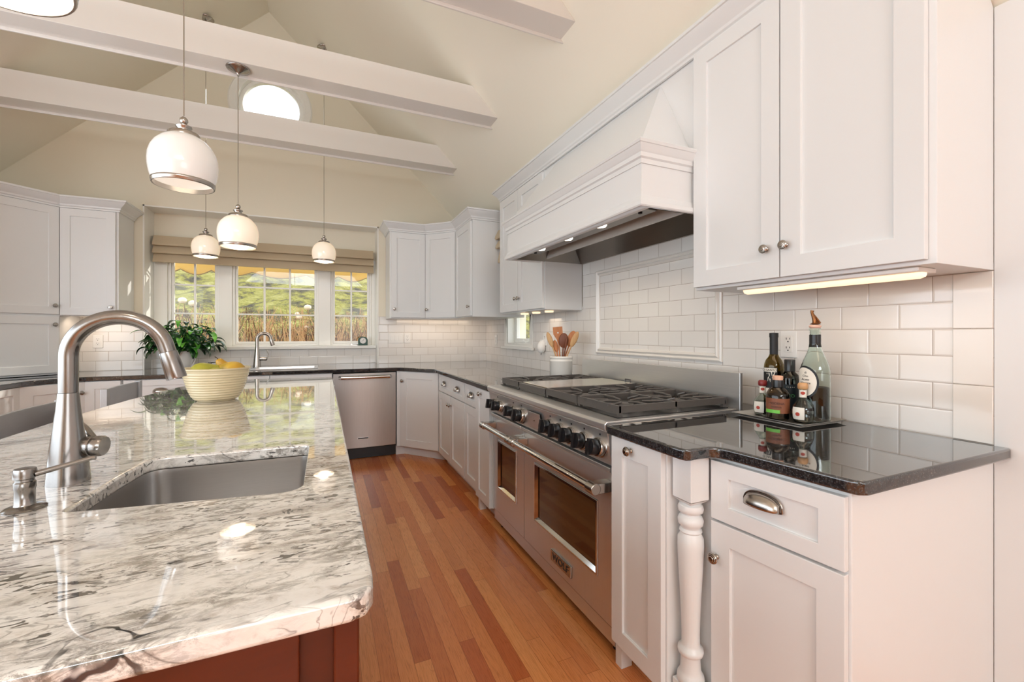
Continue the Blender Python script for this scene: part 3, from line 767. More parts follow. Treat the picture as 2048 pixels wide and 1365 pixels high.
# steel liner seen from below
mb = MB(); lx0, lx1, ly0, ly1 = HX + .046, WX - .012, HY0 + .022, HY1 - .022
o = [(lx0, ly0), (lx1, ly0), (lx1, ly1), (lx0, ly1)]; i_ = [(lx0 + .10, ly0 + .12), (lx1 - .16, ly0 + .12), (lx1 - .16, ly1 - .12), (lx0 + .10, ly1 - .12)]
A_ = [mb.v(x, y, HZ0 + .006) for x, y in o]; B_ = [mb.v(x, y, HZ0 + .16) for x, y in i_]
for k in range(4): mb.f([A_[k], A_[(k + 1) % 4], B_[(k + 1) % 4], B_[k]])
mb.f(B_)
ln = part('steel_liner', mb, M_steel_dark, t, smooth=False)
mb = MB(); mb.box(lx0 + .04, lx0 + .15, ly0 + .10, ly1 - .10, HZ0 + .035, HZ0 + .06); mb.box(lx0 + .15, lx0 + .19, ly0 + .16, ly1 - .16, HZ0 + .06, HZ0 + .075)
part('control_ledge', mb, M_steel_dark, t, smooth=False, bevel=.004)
for y in (1.85, 2.18, 2.52):
    mb = MB(); mb.lathe([(0, 0), (.030, 0), (.034, .006), (.034, .012), (0, .012)], 20, T(lx0 + .025, y, HZ0 + .012) )
    part('hood_lamp', mb, plain('lit_halogen', (255, 240, 216), .4, emit=(255, 238, 214), es=9), t)
    lamp('hood_lamp_glow', 'SPOT', (lx0 + .05, y, HZ0 + .004), 3.0, (1, .86, .70), (0.35, 0, -1), radius=.02, spot=120)
for y in (1.62, 2.72): part('screw', MB().lathe([(0, 0), (.010, 0), (.010, .008), (0, .008)], 12, T(lx0 + .09, y, HZ0 + .028)), M_dark, t)
mb = MB(); mb.sweep(crownprof(2.475, 2.572, .07), [(WX - .04, 3.748), (X1 - .001, 3.748), (X1 - .001, .607), (WX - .02, .607)])
solo('crown_moulding', mb, M_cab, 'long white crown moulding over the range hood and its wall cabinets', 'moulding', 'white crown mouldings', sharp=25)
# ---- corner bank right of the window
UT = 2.325
cabinet('wall_cabinet', 'white single-door wall cabinet immediately right of the sink windows', (.645, 4.75), (1.028, 4.75), .325, 1.40, UT + .06, [dict(r=(.012, .378, 1.41, UT), knobs=[(.045, 1.50)], rail=.06)], group='corner wall cabinets')
# diagonal unit, five-sided
def diag_body(mb, W_): pass
p0, p1 = (1.03, 4.745), (1.303, 4.472)
def body(mb, W_):
    Mi = mb.M; mb.M = Matrix.Identity(4); mb.prism([(1.03, 4.75), (1.308, 4.472), (WX - .001, 4.472), (WX - .001, WY - .009), (1.03, WY - .009)], 1.40, 2.225); mb.prism([(1.03, 4.75), (1.308, 4.472), (1.45, 4.472), (1.45, WY - .009), (1.03, WY - .009)], 2.225, UT + .06); mb.M = Mi
cabinet('wall_cabinet', 'white diagonal wall cabinet with one door set across the room corner', (1.03, 4.75), (1.308, 4.472), .3, 1.40, UT + .06, [dict(r=(.010, .383, 1.41, UT), knobs=[(.035, 1.50)], rail=.058)], body=body, group='corner wall cabinets')
def body(mb, W_):
    Mi = mb.M; mb.M = Matrix.Identity(4); mb.prism([(1.308, 3.94), (WX - .001, 3.94), (WX - .001, 4.47), (1.308, 4.47)], 1.40, 2.225); mb.prism([(1.308, 3.94), (1.66, 3.94), (1.66, 4.47), (1.308, 4.47)], 2.225, UT + .06); mb.M = Mi
cabinet('wall_cabinet', 'white wall cabinet right of the diagonal corner one, its plain side facing out', (1.308, 4.47), (1.308, 3.94), .3, 1.40, UT + .06, [dict(r=(.012, .522, 1.41, UT), knobs=[(.49, 1.50)], rail=.07)], body=body, group='corner wall cabinets')
mb = MB(); mb.sweep(crownprof(UT + .01, UT + .105, .075), [(.645, WY - .01), (.645, 4.75), (1.03, 4.75), (1.308, 4.472), (1.308, 3.94), (1.75, 3.94)])
solo('crown_moulding', mb, M_cab, 'white crown moulding stepping round the corner wall cabinets right of the sink windows', 'moulding', 'white crown mouldings', sharp=25)
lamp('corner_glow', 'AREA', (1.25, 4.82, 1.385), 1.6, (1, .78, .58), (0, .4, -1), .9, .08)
# ---- left bank
LT = 2.275
cabinet('wall_cabinet', 'white single-door wall cabinet immediately left of the sink windows', (-2.0, 4.75), (-1.62, 4.75), .325, 1.385, LT + .06, [dict(r=(.008, .366, 1.39, LT), knobs=[(.335, 1.46)], rail=.062)])
def body(mb, W_):
    Mi = mb.M; mb.M = Matrix.Identity(4); mb.prism([(-2.302, 4.448), (-2.0, 4.75), (-2.0, WY - .009), (LX + .001, WY - .009), (LX + .001, 4.448)], C + .004, LT + .06); mb.M = Mi
dg = cabinet('corner_cabinet', 'tall white diagonal corner cabinet standing on the worktop at the left edge', (-2.302, 4.448), (-2.0, 4.75), .3, C + .004, LT + .06,
        [dict(r=(.010, .417, 1.395, LT), knobs=[(.385, 1.465)], rail=.062), dict(r=(.010, .417, C + .02, 1.375), knobs=[(.385, 1.31)], rail=.062)], body=body)
mb = MB(); mb.sweep(crownprof(LT + .005, LT + .095, .075), [(-2.302, 4.0), (-2.302, 4.448), (-2.0, 4.75), (-1.62, 4.75), (-1.62, WY - .01)])
solo('crown_moulding', mb, M_cab, 'white crown moulding over the cabinets left of the sink windows', 'moulding', 'white crown mouldings', sharp=25)
cabinet('wall_cabinet', 'white wall cabinet on the left wall, outside the picture edge', (-2.302, 4.0), (-2.302, 4.446), .32, 1.385, LT + .06, [dict(r=(.01, .436, 1.39, LT), rail=.062)])
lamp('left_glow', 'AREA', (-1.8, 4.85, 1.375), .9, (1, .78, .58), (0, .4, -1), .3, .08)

# ---- base cabinets, right-hand run
CB = C - .036
F1 = .98 
# far pull-out and near pull-out beside the cooker
for (ya, yb, lb, kn, gp) in ((2.884, 2.604, 'narrow white pull-out cabinet at the far side of the cooker, under the black worktop', .10, None), (1.322, 1.055, 'narrow white pull-out cabinet between the cooker and the turned post', .10, None)):
    W_ = ya - yb
    cabinet('pullout_cabinet', lb, (1.0, ya), (1.0, yb), .6, 0, CB, [dict(r=(.004, W_ - .004, .10, CB - .004), knobs=[(W_ * .44, .827)], rail=.062)], body=lambda mb, W_: (mb.box(0, W_, .10, CB, -.6, 0), mb.box(0, .035, 0, .10, -.05, -.002), mb.box(0, W_, 0, .10, -.6, -.065)))
cabinet('base_cabinet', 'narrow white base cabinet with one small cup-pulled drawer, squeezed behind the far pull-out cabinet', (1.02, 3.20), (1.02, 2.886), .6, 0, CB,
        [dict(r=(.004, .31, .70, CB - .004), k='drawer', cups=[(.155, .775, dict(w_=.085))], ry=.04), dict(r=(.004, .31, .11, .692), rail=.06)], toe=.10)
cabinet('base_cabinet', 'white double-door base cabinet below a wide drawer with two cup pulls', (1.02, 4.03), (1.02, 3.202), .6, 0, CB,
        [dict(r=(.008, .824, .70, CB - .004), k='drawer', cups=[(.20, .775), (.62, .775)], ry=.04), dict(r=(.008, .414, .11, .692), knobs=[(.385, .62)], rail=.062), dict(r=(.418, .824, .11, .692), knobs=[(.447, .62)], rail=.062)], toe=.10)
def body(mb, W_):
    Mi = mb.M; mb.M = Matrix.Identity(4)
    mb.prism([(.70, 4.435), (1.02, 4.06), (1.02, 4.032), (WX - .01, 4.032), (WX - .01, WY - .01), (.672, WY - .01), (.672, 4.435)], .10, CB); mb.prism([(.66 + .013, 4.50), (.76, 4.50), (1.08, 4.12), (WX - .02, 4.12), (WX - .02, WY - .02), (.673, WY - .02)], 0, .10); mb.M = Mi
cabinet('corner_cabinet', 'white diagonal base cabinet between the dishwasher and the drawers', (.715, 4.418), (1.02, 4.06), .3, 0, CB, [dict(r=(.006, .464, .11, CB - .004), knobs=[(.035, .765)], rail=.07)], body=body)
# near base cabinet (turned slightly) and the turned post
P0, P1 = (1.108, .972), (1.143, .609)
def body(mb, W_):
    Mi = mb.M; mb.M = Matrix.Identity(4)
    mb.prism([(1.108, .972), (1.143, .609), (WX - .001, .609), (WX - .001, 1.05), (1.108, 1.05)], .0, CB); mb.prism([(1.085, 1.05), (1.085, 1.0535), (1.108, 1.0535), (1.108, 1.05)], 0, CB); mb.M = Mi
cabinet('base_cabinet', 'white base cabinet with drawer, cup pull and single door under the worktop with the bottles', P0, P1, .6, 0, CB,
        [dict(r=(.004, .360, .672, CB - .012), k='drawer', cups=[(.165, .770, dict(w_=.098, h_=.036, d_=.028))], rail=.058, ry=.045), dict(r=(.004, .360, .11, .664), knobs=[(.026, .560)], rail=.062)], body=body)
px_, py_ = 1.050, 1.008
t = thing('turned_post', 'white turned decorative post under the worktop beside the near pull-out cabinet', 'post', (px_, py_, 0))
q = .0375
oct_ = [(px_ - q, py_ - q), (px_ + q, py_ - q), (px_ + q, py_ + q), (px_ - q, py_ + q)]
mb = MB(); mb.prism(oct_, .722, CB)
a = [mb.v(x, y, .7218) for x, y in oct_]; b = [mb.v(px_ + .021 * sx, py_ + .021 * sy, .706) for sx, sy in ((-1, -1), (1, -1), (1, 1), (-1, 1))]
for k in range(4): mb.f([a[k], a[(k + 1) % 4], b[(k + 1) % 4], b[k]])
mb.f(b)
part('top_block', mb, M_cab, t, smooth=False, bevel=.002)
mb = MB(); prof = [(.02, .708), (.031, .703), (.034, .692), (.032, .682), (.024, .676), (.024, .672), (.030, .667), (.034, .655), (.032, .642), (.026, .636), (.025, .630), (.029, .626), (.030, .621), (.026, .616)]
prof += [(.0335, .600), (.0345, .575), (.0335, .545), (.0315, .50), (.029, .45), (.0265, .40), (.0245, .345), (.0235, .30), (.024, .27), (.026, .262), (.033, .256), (.034, .248), (.032, .240), (.026, .235), (.0255, .22), (.027, .19), (.030, .18), (.035, .172), (.036, .160), (.034, .15), (.020, .148)]
prof = [(r * 1.13, z) for r, z in prof]
mb.lathe(prof[::-1], 32, T(px_, py_, 0)); part('turned_shaft', mb, M_cab, t, sharp=50)
mb = MB(); mb.box(px_ - q, px_ + q, py_ - q, py_ + q, 0, .150); part('foot_block', mb, M_cab, t, smooth=False, bevel=.002)

# ---- end run
DX0, DX1 = .078, .665
cabinet('sink_cabinet', 'white sink base cabinet with long false drawer fronts, behind the island below the sink windows', (-.95, 4.45), (.074, 4.45), .58, 0, CB,
        [dict(r=(.004, .50, .70, CB - .004), k='false_front', flat=True), dict(r=(.504, 1.02, .70, CB - .004), k='false_front', flat=True), dict(r=(.004, .50, .11, .692)), dict(r=(.504, 1.02, .11, .692))], toe=.10)
cabinet('base_cabinet', 'white base cabinet with a wide cup-pulled drawer, seen beyond the bowl and the far stool', (-1.49, 4.45), (-.954, 4.45), .58, 0, CB,
        [dict(r=(.006, .53, .66, CB - .004), k='drawer', cups=[(.25, .76)], ry=.05), dict(r=(.006, .53, .11, .652), k='drawer')], toe=.10)
cabinet('base_cabinet', 'narrow white single-door base cabinet behind the far stool', (-1.725, 4.45), (-1.494, 4.45), .58, 0, CB, [dict(r=(.004, .227, .11, CB - .004), rail=.06)], toe=.10)
def body(mb, W_):
    Mi = mb.M; mb.M = Matrix.Identity(4); mb.prism([(-1.985, 4.175), (-1.728, 4.448), (-1.728, WY - .02), (LX + .02, WY - .02), (LX + .02, 4.175)], .0, CB); mb.M = Mi
cabinet('corner_cabinet', 'white diagonal base cabinet with a knob, behind the arching island faucet', (-1.985, 4.175), (-1.728, 4.448), .3, 0, CB, [dict(r=(.006, .370, .11, CB - .004), knobs=[(.34, .775)], rail=.07)], body=body)
cabinet('base_cabinet', 'white drawer base cabinet cut by the left edge of the picture, behind the near stool', (-1.985, 3.3), (-1.985, 4.172), .6, 0, CB,
        [dict(r=(.45, .868, .62, CB - .004), k='drawer', ry=.05), dict(r=(.45, .868, .11, .612), k='drawer'), dict(r=(.006, .446, .62, CB - .004), k='drawer', ry=.05), dict(r=(.006, .446, .11, .612), k='drawer')], toe=.10)
# dishwasher
t = thing('dishwasher', 'stainless steel dishwasher with a bar handle left of the diagonal base cabinet', 'dishwasher', ((DX0 + DX1) / 2, 4.7, 0))
part('tub', MB().box(DX0, DX1, 4.46, 5.02, .11, CB - .004), M_dark, t, smooth=False)
n = 16; mb = MB(); pf = []
for k in range(n + 1): # gently bowed door
    u = k / n; pf.append((DX0 + .003 + (DX1 - DX0 - .006) * u, 4.432 - .016 * math.sin(math.pi * u)))
mb.prism(pf + [(DX1 - .003, 4.458), (DX0 + .003, 4.458)], .125, CB - .010)
dr = part('door', mb, M_steel_dw, t, sharp=40, bevel=.002)
mb = MB(); hz = .815
mb.tube([(DX0 + .055, 4.40, hz), (DX0 + .07, 4.375, hz), (DX0 + .30, 4.362, hz), (DX1 - .07, 4.375, hz), (DX1 - .055, 4.40, hz)], .0125, 12, flat=1.25)
for x in (DX0 + .075, DX1 - .075): mb.tube([(x, 4.375, hz), (x, 4.428, hz)], .009, 10)
part('handle', mb, M_chrome, dr)
part('kick_plate', MB().box(DX0, DX1, 4.50, 4.52, 0.005, .12), M_black, t, smooth=False)
part('badge', MB().box(.30, .40, 4.4135, 4.418, .21, .226), M_chrome, dr, smooth=False)
part('badge_field', MB().box(.303, .397, 4.4128, 4.4134, .2125, .2235), M_black, dr, smooth=False)

# ---- worktops
mb = MB(); ct = C - .034
def arc(cx, cy, r, a0, a1, n=8): return [(cx + r * math.cos(R(a0 + (a1 - a0) * k / n)), cy + r * math.sin(R(a0 + (a1 - a0) * k / n))) for k in range(n + 1)]
sinkhole = [(-.60, 4.60), (-.08, 4.60), (-.08, 4.93), (-.60, 4.93)]
outer = [(-1.955, 3.3), (-1.955, 4.08)] + [(-1.94, 4.17), (-1.89, 4.25), (-1.80, 4.35), (-1.73, 4.405), (-1.66, 4.42)] + [(-1.3, 4.415), (.66, 4.40), (.70, 4.385), (.955, 4.06), (.966, 4.03), (.966, 2.612),
         (1.70, 2.612), (1.70, 1.322), (.96, 1.322), (.958, .965), (.964, .948), (.985, .938), (1.02, .940), (1.05, .938), (1.072, .925), (1.082, .90)] + [(1.115, .60), (1.122, .582), (1.14, .572), (WX - .002, .572), (WX - .002, WY - .009), (NX1 - .013, WY - .009), (NX1 - .013, YB - .092), (NX0 + .013, YB - .092), (NX0 + .013, WY - .009), (LX + .002, WY - .009), (LX + .002, 3.3)]
mb.prism(outer, ct, C, [sinkhole])
top = solo('worktop', mb, M_blk, 'polished black granite worktop running round the walls under the tiles', 'worktop', bevel=.007, bseg=4)
# prep sink in the end worktop
t = thing('bar_sink', 'shallow stainless sink let into the black worktop below the windows', 'sink', (-.34, 4.77, C))
mb = MB(); mb.prism([(-.625, 4.575), (-.055, 4.575), (-.055, 4.955), (-.625, 4.955)], C + .0005, C + .007, [rect(-.59, -.09, 4.61, 4.92)]); part('rim', mb, M_steel_x, t, bevel=.002)
mb = MB(); o = rect(-.59, -.09, 4.61, 4.92); i_ = rect(-.57, -.11, 4.63, 4.90)
A_ = [mb.v(x, y, C + .004) for x, y in o]; B_ = [mb.v(x, y, C - .16) for x, y in i_]
for k in range(4): mb.f([A_[k], A_[(k + 1) % 4], B_[(k + 1) % 4], B_[k]])
mb.f(B_); part('basin', mb, M_steel_x, t, smooth=False)

# ---------------------------------------------------------------- island
IC = [(.030, .586), (.050, .592), (.061, .610), (.0635, .64), (.0635, 3.60), (.055, 3.625), (.03, 3.64), (-.30, 3.70), (-.55, 3.70), (-.70, 3.62), (-.80, 3.48), (-.855, 3.3), (-.90, 2.95), (-.935, 2.6), (-.952, 2.2), (-.958, 1.8), (-.955, 1.3), (-.945, .70), (-.93, .62), (-.90, .586)]
hole = [(-.442, 1.088), (-.40, 1.081), (-.10, 1.040)] + arc(-.085, 1.083, .042, -80, -8, 6) + arc(-.072, 1.425, .03, 0, 90, 5) + [(-.38, 1.462)] + arc(-.395, 1.425, .037, 100, 175, 4) + [(-.445, 1.30), (-.452, 1.10), (-.449, 1.092)]
mb = MB(); mb.prism(IC, C - .034, C, [hole])
isl = solo('island_worktop', mb, M_gran, 'polished white and grey speckled granite slab on top of the island', 'worktop', bevel=.010, bseg=5)
t = thing('kitchen_island', 'reddish cherry wood island base below the white granite slab', 'island', (-.35, 2.1, 0))
part('carcass', MB().box(-.68, .028, .655, .97, .0, C - .036).box(-.68, .028, 1.53, 3.50, .0, C - .036).box(-.68, .028, .97, 1.53, 0, .62), M_cherry, t, smooth=False)
mb = MB(FR(-.70, .655, 0, 0)); mb.shaker(.67, C - .036 - .09, .02, .10, .010, .0, .085, .0005); part('end_panel', mb, M_cherry, t, smooth=False, bevel=.002)
mb = MB(); mb.box(.012, .045, .630, .675, 0, C - .036); part('corner_post', mb, M_cherry, t, smooth=False, bevel=.003)
for k in range(4):
    mb = MB(FR(.028, .68 + k * .70, 0, 90)); mb.shaker(.69, C - .036 - .10, .018, .07, .009, 0, .09, .0005); part('side_panel', mb, M_cherry, t, smooth=False, bevel=.002)
# undermount sink
def off(poly, d):
    cx = sum(p[0] for p in poly) / len(poly); cy = sum(p[1] for p in poly) / len(poly)
    return [(cx + (x - cx) * (1 + d), cy + (y - cy) * (1 + d)) for x, y in poly]
t = thing('undermount_sink', 'deep brushed steel sink under the granite slab beside the tall faucet', 'sink', (-.25, 1.25, C - .24))
mb = MB(); lv = [(hole, .09, C - .0355), (hole, .03, C - .0355), (hole, .022, C - .05), (hole, .0, C - .20), (hole, -.03, C - .222), (hole, -.12, C - .228)]
rings = [[mb.v(x, y, z) for x, y in off(p, d)] for p, d, z in lv]
for A_, B_ in zip(rings, rings[1:]):
    for k in range(len(A_)): j = (k + 1) % len(A_); mb.f([A_[k], A_[j], B_[j], B_[k]])
mb.f(rings[-1]); part('basin', mb, M_steel_x, t, sharp=60)
part('drain', MB().lathe([(0, .001), (.035, .001), (.042, .004), (.045, .002), (.045, 0)], 24, T(-.24, 1.24, C - .227)), M_chrome, t)
# ---------------------------------------------------------------- the cooker
RY0, RY1 = 1.332, 2.598
DXF = 1.005                       # plane of the oven doors
t = rg = thing('range_cooker', 'wide stainless steel range cooker with two ovens, black knobs and gas burners', 'cooker', (1.33, 1.965, .04))
part('body', MB().box(1.03, 1.66, RY0, RY1, .12, .872), M_steel_z, t, smooth=False)
mb = MB(); mb.prism([(.968, .868), (.961, .876), (.961, .896), (.970, .905), (1.66, .905), (1.66, .872), (1.03, .868)], 0, RY1 - RY0, M=Matrix(((1, 0, 0, 0), (0, 0, -1, RY1), (0, 1, 0, 0), (0, 0, 0, 1))))
part('cooktop_frame', mb, M_steel_y, t, smooth=False, bevel=.003)
Mp = Matrix(((1, 0, 0, 0), (0, 0, -1, RY1 - .004), (0, 1, 0, 0), (0, 0, 0, 1)))
mb = MB(); mb.prism([(.975, .866), (.995, .735), (1.04, .735), (1.04, .866)], 0, RY1 - RY0 - .008, M=Mp)
cp = part('control_panel', mb, M_steel_y, t, smooth=False, bevel=.002)
part('kick_panel', MB().box(1.010, 1.03, RY0 + .004, RY1 - .004, .045, .107), M_steel_y, t, smooth=False, bevel=.002)
mb = MB()
for y in (RY0 + .05, RY1 - .05):
    for x in (1.06, 1.60): mb.lathe([(0, 0), (.02, 0), (.02, .12), (0, .12)], 16, T(x, y, 0))
part('foot', mb, M_black, t)
# knobs: bezel + black grip
def rknob(y, z, s=1.0, bez=True):
    k = MB(); M = align((.9845, y, z), (.9845 - 1, y, z + .15))
    k.lathe([(0, -.004), (.033 * s, -.004), (.034 * s, .002), (.031 * s, .004), (.031 * s, .020), (.029 * s, .024), (0, .024)], 28, M)
    b = part('knob', k, M_nickel, t)
    g = MB(); g.lathe([(0, .0245), (.024 * s, .0245), (.0255 * s, .028), (.0265 * s, .050), (.0245 * s, .056), (0, .058)], 24, M)
    g.M = M; g.box(-.008, .008, -.0255 * s, .0255 * s, .045, .066); g.M = Matrix.Identity(4)
    part('grip', g, M_black, b)
for y in (2.50, 2.41, 2.215, 2.105): rknob(y, .795 - (.004 if y < 2.2 else 0), 1.25 if y == 2.105 else 1.08)
for y in (1.785, 1.69, 1.595, 1.495, 1.390): rknob(y, .795, 1.18)
M_mark = M_black
mb = MB()
for y in (2.455, 2.215, 2.105, 1.785, 1.69, 1.595, 1.495, 1.385):
    mb.box(.9752, .9775, y - .003, y + .003, .843, .850)
part('knob_mark', mb, M_mark, cp, smooth=False)
mb = MB(); Md = Matrix(((0.151, 0, -0.988, .9795), (0, 1, 0, 1.945), (-.988, 0, -.151, .797), (0, 0, 0, 1)))
mb.M = Md; mb.box(-.045, .045, -.072, .072, .001, .0045); part('display_bezel', mb, M_black, cp, smooth=False, bevel=.002)
mb = MB(); mb.M = Md; mb.box(-.042, .042, -.069, .069, .0045, .007); part('display_cover', mb, M_steel_y, cp, smooth=False, bevel=.002)
mb = MB(); mb.M = Md; mb.lathe([(0, .007), (.003, .007), (.003, .0085), (0, .0085)], 10); part('display_button', mb, M_black, cp)
# oven doors
SEAM = 2.133
def oven(y0, y1, gy0, gy1, gz0, gz1):
    d = MB(YZ(DXF)); d.prism(rect(y0, y1, .112, .722), 0, .03, [rect(gy0 - .022, gy1 + .022, gz0 - .022, gz1 + .022)])
    dr = part('oven_door', d, M_steel_z, t, smooth=False, bevel=.003)
    f_ = MB(YZ(0)); n = 4
    def rr(o, x): return [f_.v(y, z, x) for y, z in rect(gy0 - o, gy1 + o, gz0 - o, gz1 + o)]
    rs = [rr(.0218, DXF + .004), rr(.020, DXF - .004), rr(.012, DXF - .005), rr(.0, DXF + .012)]
    for A_, B_ in zip(rs, rs[1:]):
        for k in range(4): f_.f([A_[k], A_[(k + 1) % 4], B_[(k + 1) % 4], B_[k]])
    part('window_frame', f_, M_chrome, dr, smooth=False)
    part('oven_window', MB().box(DXF + .010, DXF + .014, gy0, gy1, gz0, gz1), M_ovenglass, dr, smooth=False)
    # sloped top rail of the door
    s = MB(); s.prism([(DXF, .700), (.985, .712), (.985, .728), (1.03, .728), (1.03, .700)], 0, y1 - y0 - .002, M=Matrix(((1, 0, 0, 0), (0, 0, -1, y1 - .001), (0, 1, 0, 0), (0, 0, 0, 1))))
    part('door_top_rail', s, M_steel_y, dr, smooth=False, bevel=.002)
    h = MB(); hx, hz = .925, .655
    h.tube([(hx, y0 + .004, hz), (hx, y1 - .004, hz)], .0165, 16)
    hd = part('handle', h, M_chrome, dr)
    for a, b in ((y0 + .002, y0 + .050), (y1 - .050, y1 - .002)):
        e = MB(); e.box(hx - .004, DXF, a, b, hz - .020, hz + .018); e.lathe([(.0, 0), (.022, 0), (.022, b - a), (0, b - a)], 20, T(hx, a - .0015, hz) @ Matrix.Rotation(R(-90), 4, 'X'))
        part('bracket', e, M_nickel, hd, bevel=.003)
    return dr
oven(SEAM + .002, RY1 - .004, 2.255, 2.500, .285, .545)
od = oven(RY0 + .004, SEAM - .002, 1.462, 1.985, .285, .545)
mb = MB(); mb.box(DXF - .010, DXF, 1.632, 1.815, .153, .205); pl = part('nameplate', mb, M_nickel, od, smooth=False, bevel=.002)
text('nameplate_letters', 'WOLF', .044, .0008, T(DXF - .0108, 1.7235, .179) @ Matrix(((0, 0, -1, 0), (-1, 0, 0, 0), (0, 1, 0, 0), (0, 0, 0, 1))), M_black, od, spacing=1.05, xscale=1.15)
# cooktop wells, burners, grates, griddle
part('burner_well', MB().box(1.045, 1.645, 1.365, 1.975, .9052, .9085).box(1.045, 1.645, 2.305, 2.575, .9052, .9085), M_black, t, smooth=False)
def burner(x, y, r=.045):
    b = MB(); b.lathe([(0, .909), (r * 1.35, .909), (r * 1.35, .913), (r, .916), (r, .924), (r * .85, .926), (r * .85, .931), (r * .7, .934), (0, .934)], 24, T(x, y, 0)); part('burner', b, M_iron, t)
def grate(y0, y1):
    x0, x1, z0, z1 = 1.055, 1.640, .936, .952
    g = MB(); b = .010
    g.box(x0, x1, y0, y0 + b, z0 - .012, z1); g.box(x0, x1, y1 - b, y1, z0 - .018, z1); g.box(x0, x0 + b, y0, y1, z0 - .018, z1); g.box(x1 - b, x1, y0, y1, z0 - .018, z1)
    xm = (x0 + x1) / 2; g.box(xm - b / 2, xm + b / 2, y0, y1, z0 - .006, z1)
    ym = (y0 + y1) / 2
    for cx in ((x0 + xm) / 2, (xm + x1) / 2):
        burner(cx, ym)
        hx = (xm - x0) / 2
        for sx, sy in ((1, 0), (-1, 0), (0, 1), (0, -1)):
            p = (cx + sx * hx, ym + sy * (y1 - y0) / 2, z1 - .006); q_ = (cx + sx * .028, ym + sy * .028, z1 - .006)
            mid = ((p[0] * .45 + q_[0] * .55), (p[1] * .45 + q_[1] * .55), z1 - .004)
            g.tube([p, mid, (q_[0], q_[1], z1 - .010)], [.006, .0055, .005], 6)
        for sx, sy in ((1, 1), (-1, 1), (1, -1), (-1, -1)):
            g.tube([(cx + sx * hx, ym + sy * (y1 - y0) * .27, z1 - .006), (cx + sx * .055, ym + sy * .045, z1 - .007)], .0045, 6)
    for x in (x0 + .01, x1 - .01):
        for y in (y0 + .01, y1 - .01): g.box(x - .008, x + .008, y - .008, y + .008, .9085, z0)
    part('burner_grate', g, M_iron, t, smooth=False, bevel=.0015)
grate(1.370, 1.672); grate(1.676, 1.975); grate(2.310, 2.570)
mb = MB(); mb.box(1.055, 1.64, 1.985, 2.300, .9055, .944); mb.box(1.05, 1.07, 1.985, 2.300, .918, .948); part('griddle', mb, M_iron, t, smooth=False, bevel=.003)
part('griddle_cover', MB().box(1.075, 1.635, 1.99, 2.295, .9442, .952), steel('cover_steel', (222, 216, 210), .18, 'y'), t, smooth=False, bevel=.002)
mb = MB(); mb.tube([(1.60, 1.975, .955), (1.60, 1.975, .972), (1.60, 2.02, .972), (1.60, 2.02, .955)], .004, 6); part('griddle_cover_handle', mb, M_iron, t)
mb = MB(); mb.box(1.678, 1.695, RY0, RY1, .872, 1.062); part('backguard', mb, M_steel_y, t, smooth=False, bevel=.002)

# ---------------------------------------------------------------- faucets
def faucet(name, label, cx, cy, cz_, s, dirx=1.0, bend=.091, col=M_faucet):
    t = thing(name, label, 'faucet', (cx, cy, cz_))
    mb = MB(); mb.lathe([(.0, 0), (.0375 * s, 0), (.0375 * s, .003 * s), (.0352 * s, .035 * s), (.031 * s, .08 * s), (.0255 * s, .125 * s), (.021 * s, .165 * s), (.0182 * s, .2035 * s), (0, .2035 * s)], 40, T(cx, cy, cz_))
    part('body', mb, col, t)
    # gooseneck
    zc = cz_ + .286 * s; pts = [(cx, cy, cz_ + .2045 * s), (cx, cy, cz_ + .24 * s)]
    for k in range(0, 27):
        a = R(180 - 6.45 * k); pts.append((cx + dirx * (bend + bend * math.cos(a)) * s, cy, zc + bend * math.sin(a) * s))
    dx = pts[-1][0] - pts[-2][0]; dz = pts[-1][2] - pts[-2][2]; L = math.hypot(dx, dz)
    for k in (.012,): pts.append((pts[-1][0] + dx / L * k * s, cy, pts[-1][2] + dz / L * k * s))
    mb = MB(); mb.tube(pts, .0172 * s, 24); part('gooseneck_spout', mb, col, t, sharp=50)
    p = Vector(pts[-1]); d = Vector((dx / L, 0, dz / L))
    mb = MB(); mb.lathe([(0, .0008), (.0185 * s, .0008), (.0192 * s, .006 * s), (.0212 * s, .064 * s), (.0205 * s, .068 * s), (.016 * s, .068 * s), (.016 * s, .064 * s), (0, .064 * s)], 32, align(p, p + d)); part('spray_head', mb, col, t)
    return t
t = faucet('kitchen_faucet', 'tall arching brushed nickel faucet standing on the granite island', -.533, 1.301, C, 1.0)
hb = (-.497, 1.322, C + .085)
mb = MB(); M = align((-.512, 1.310, C + .078), (-.40, 1.29, C + .072)); mb.lathe([(0, 0), (.0215, 0), (.0225, .003), (.0225, .018), (.0215, .0195), (.0225, .021), (.0235, .026), (.0235, .038), (.021, .043), (0, .044)], 32, M)
hp = part('handle_hub', mb, M_faucet, t)
mb = MB(); mb.tube([(-.495, 1.318, C + .092), (-.520, 1.345, C + .115), (-.556, 1.37, C + .142)], [.0075, .006, .0055], 12, flat=.7); part('lever', mb, M_faucet, t)
t = thing('soap_dispenser', 'short brushed nickel soap pump with a long thin spout beside the tall faucet', 'soap dispenser', (-.529, 1.137, C))
mb = MB(); mb.lathe([(0, 0), (.030, 0), (.031, .002), (.027, .005), (.0155, .008), (.0145, .010), (.0145, .038), (.0155, .040), (.0155, .052), (.0135, .054), (.0135, .058), (.0165, .060), (.0165, .073), (.015, .078), (0, .080)], 32, T(-.529, 1.137, C)); part('body', mb, M_faucet, t)
mb = MB(); mb.tube([(-.512, 1.137, C + .066), (-.43, 1.137, C + .087), (-.424, 1.137, C + .087)], [.0055, .0045, .0045], 12)
part('pump_spout', mb, M_faucet, t)
t = faucet('kitchen_faucet', 'small brushed nickel faucet behind the bar sink under the middle window', -.62, 5.02, C, .98, bend=.062, col=M_nickel)
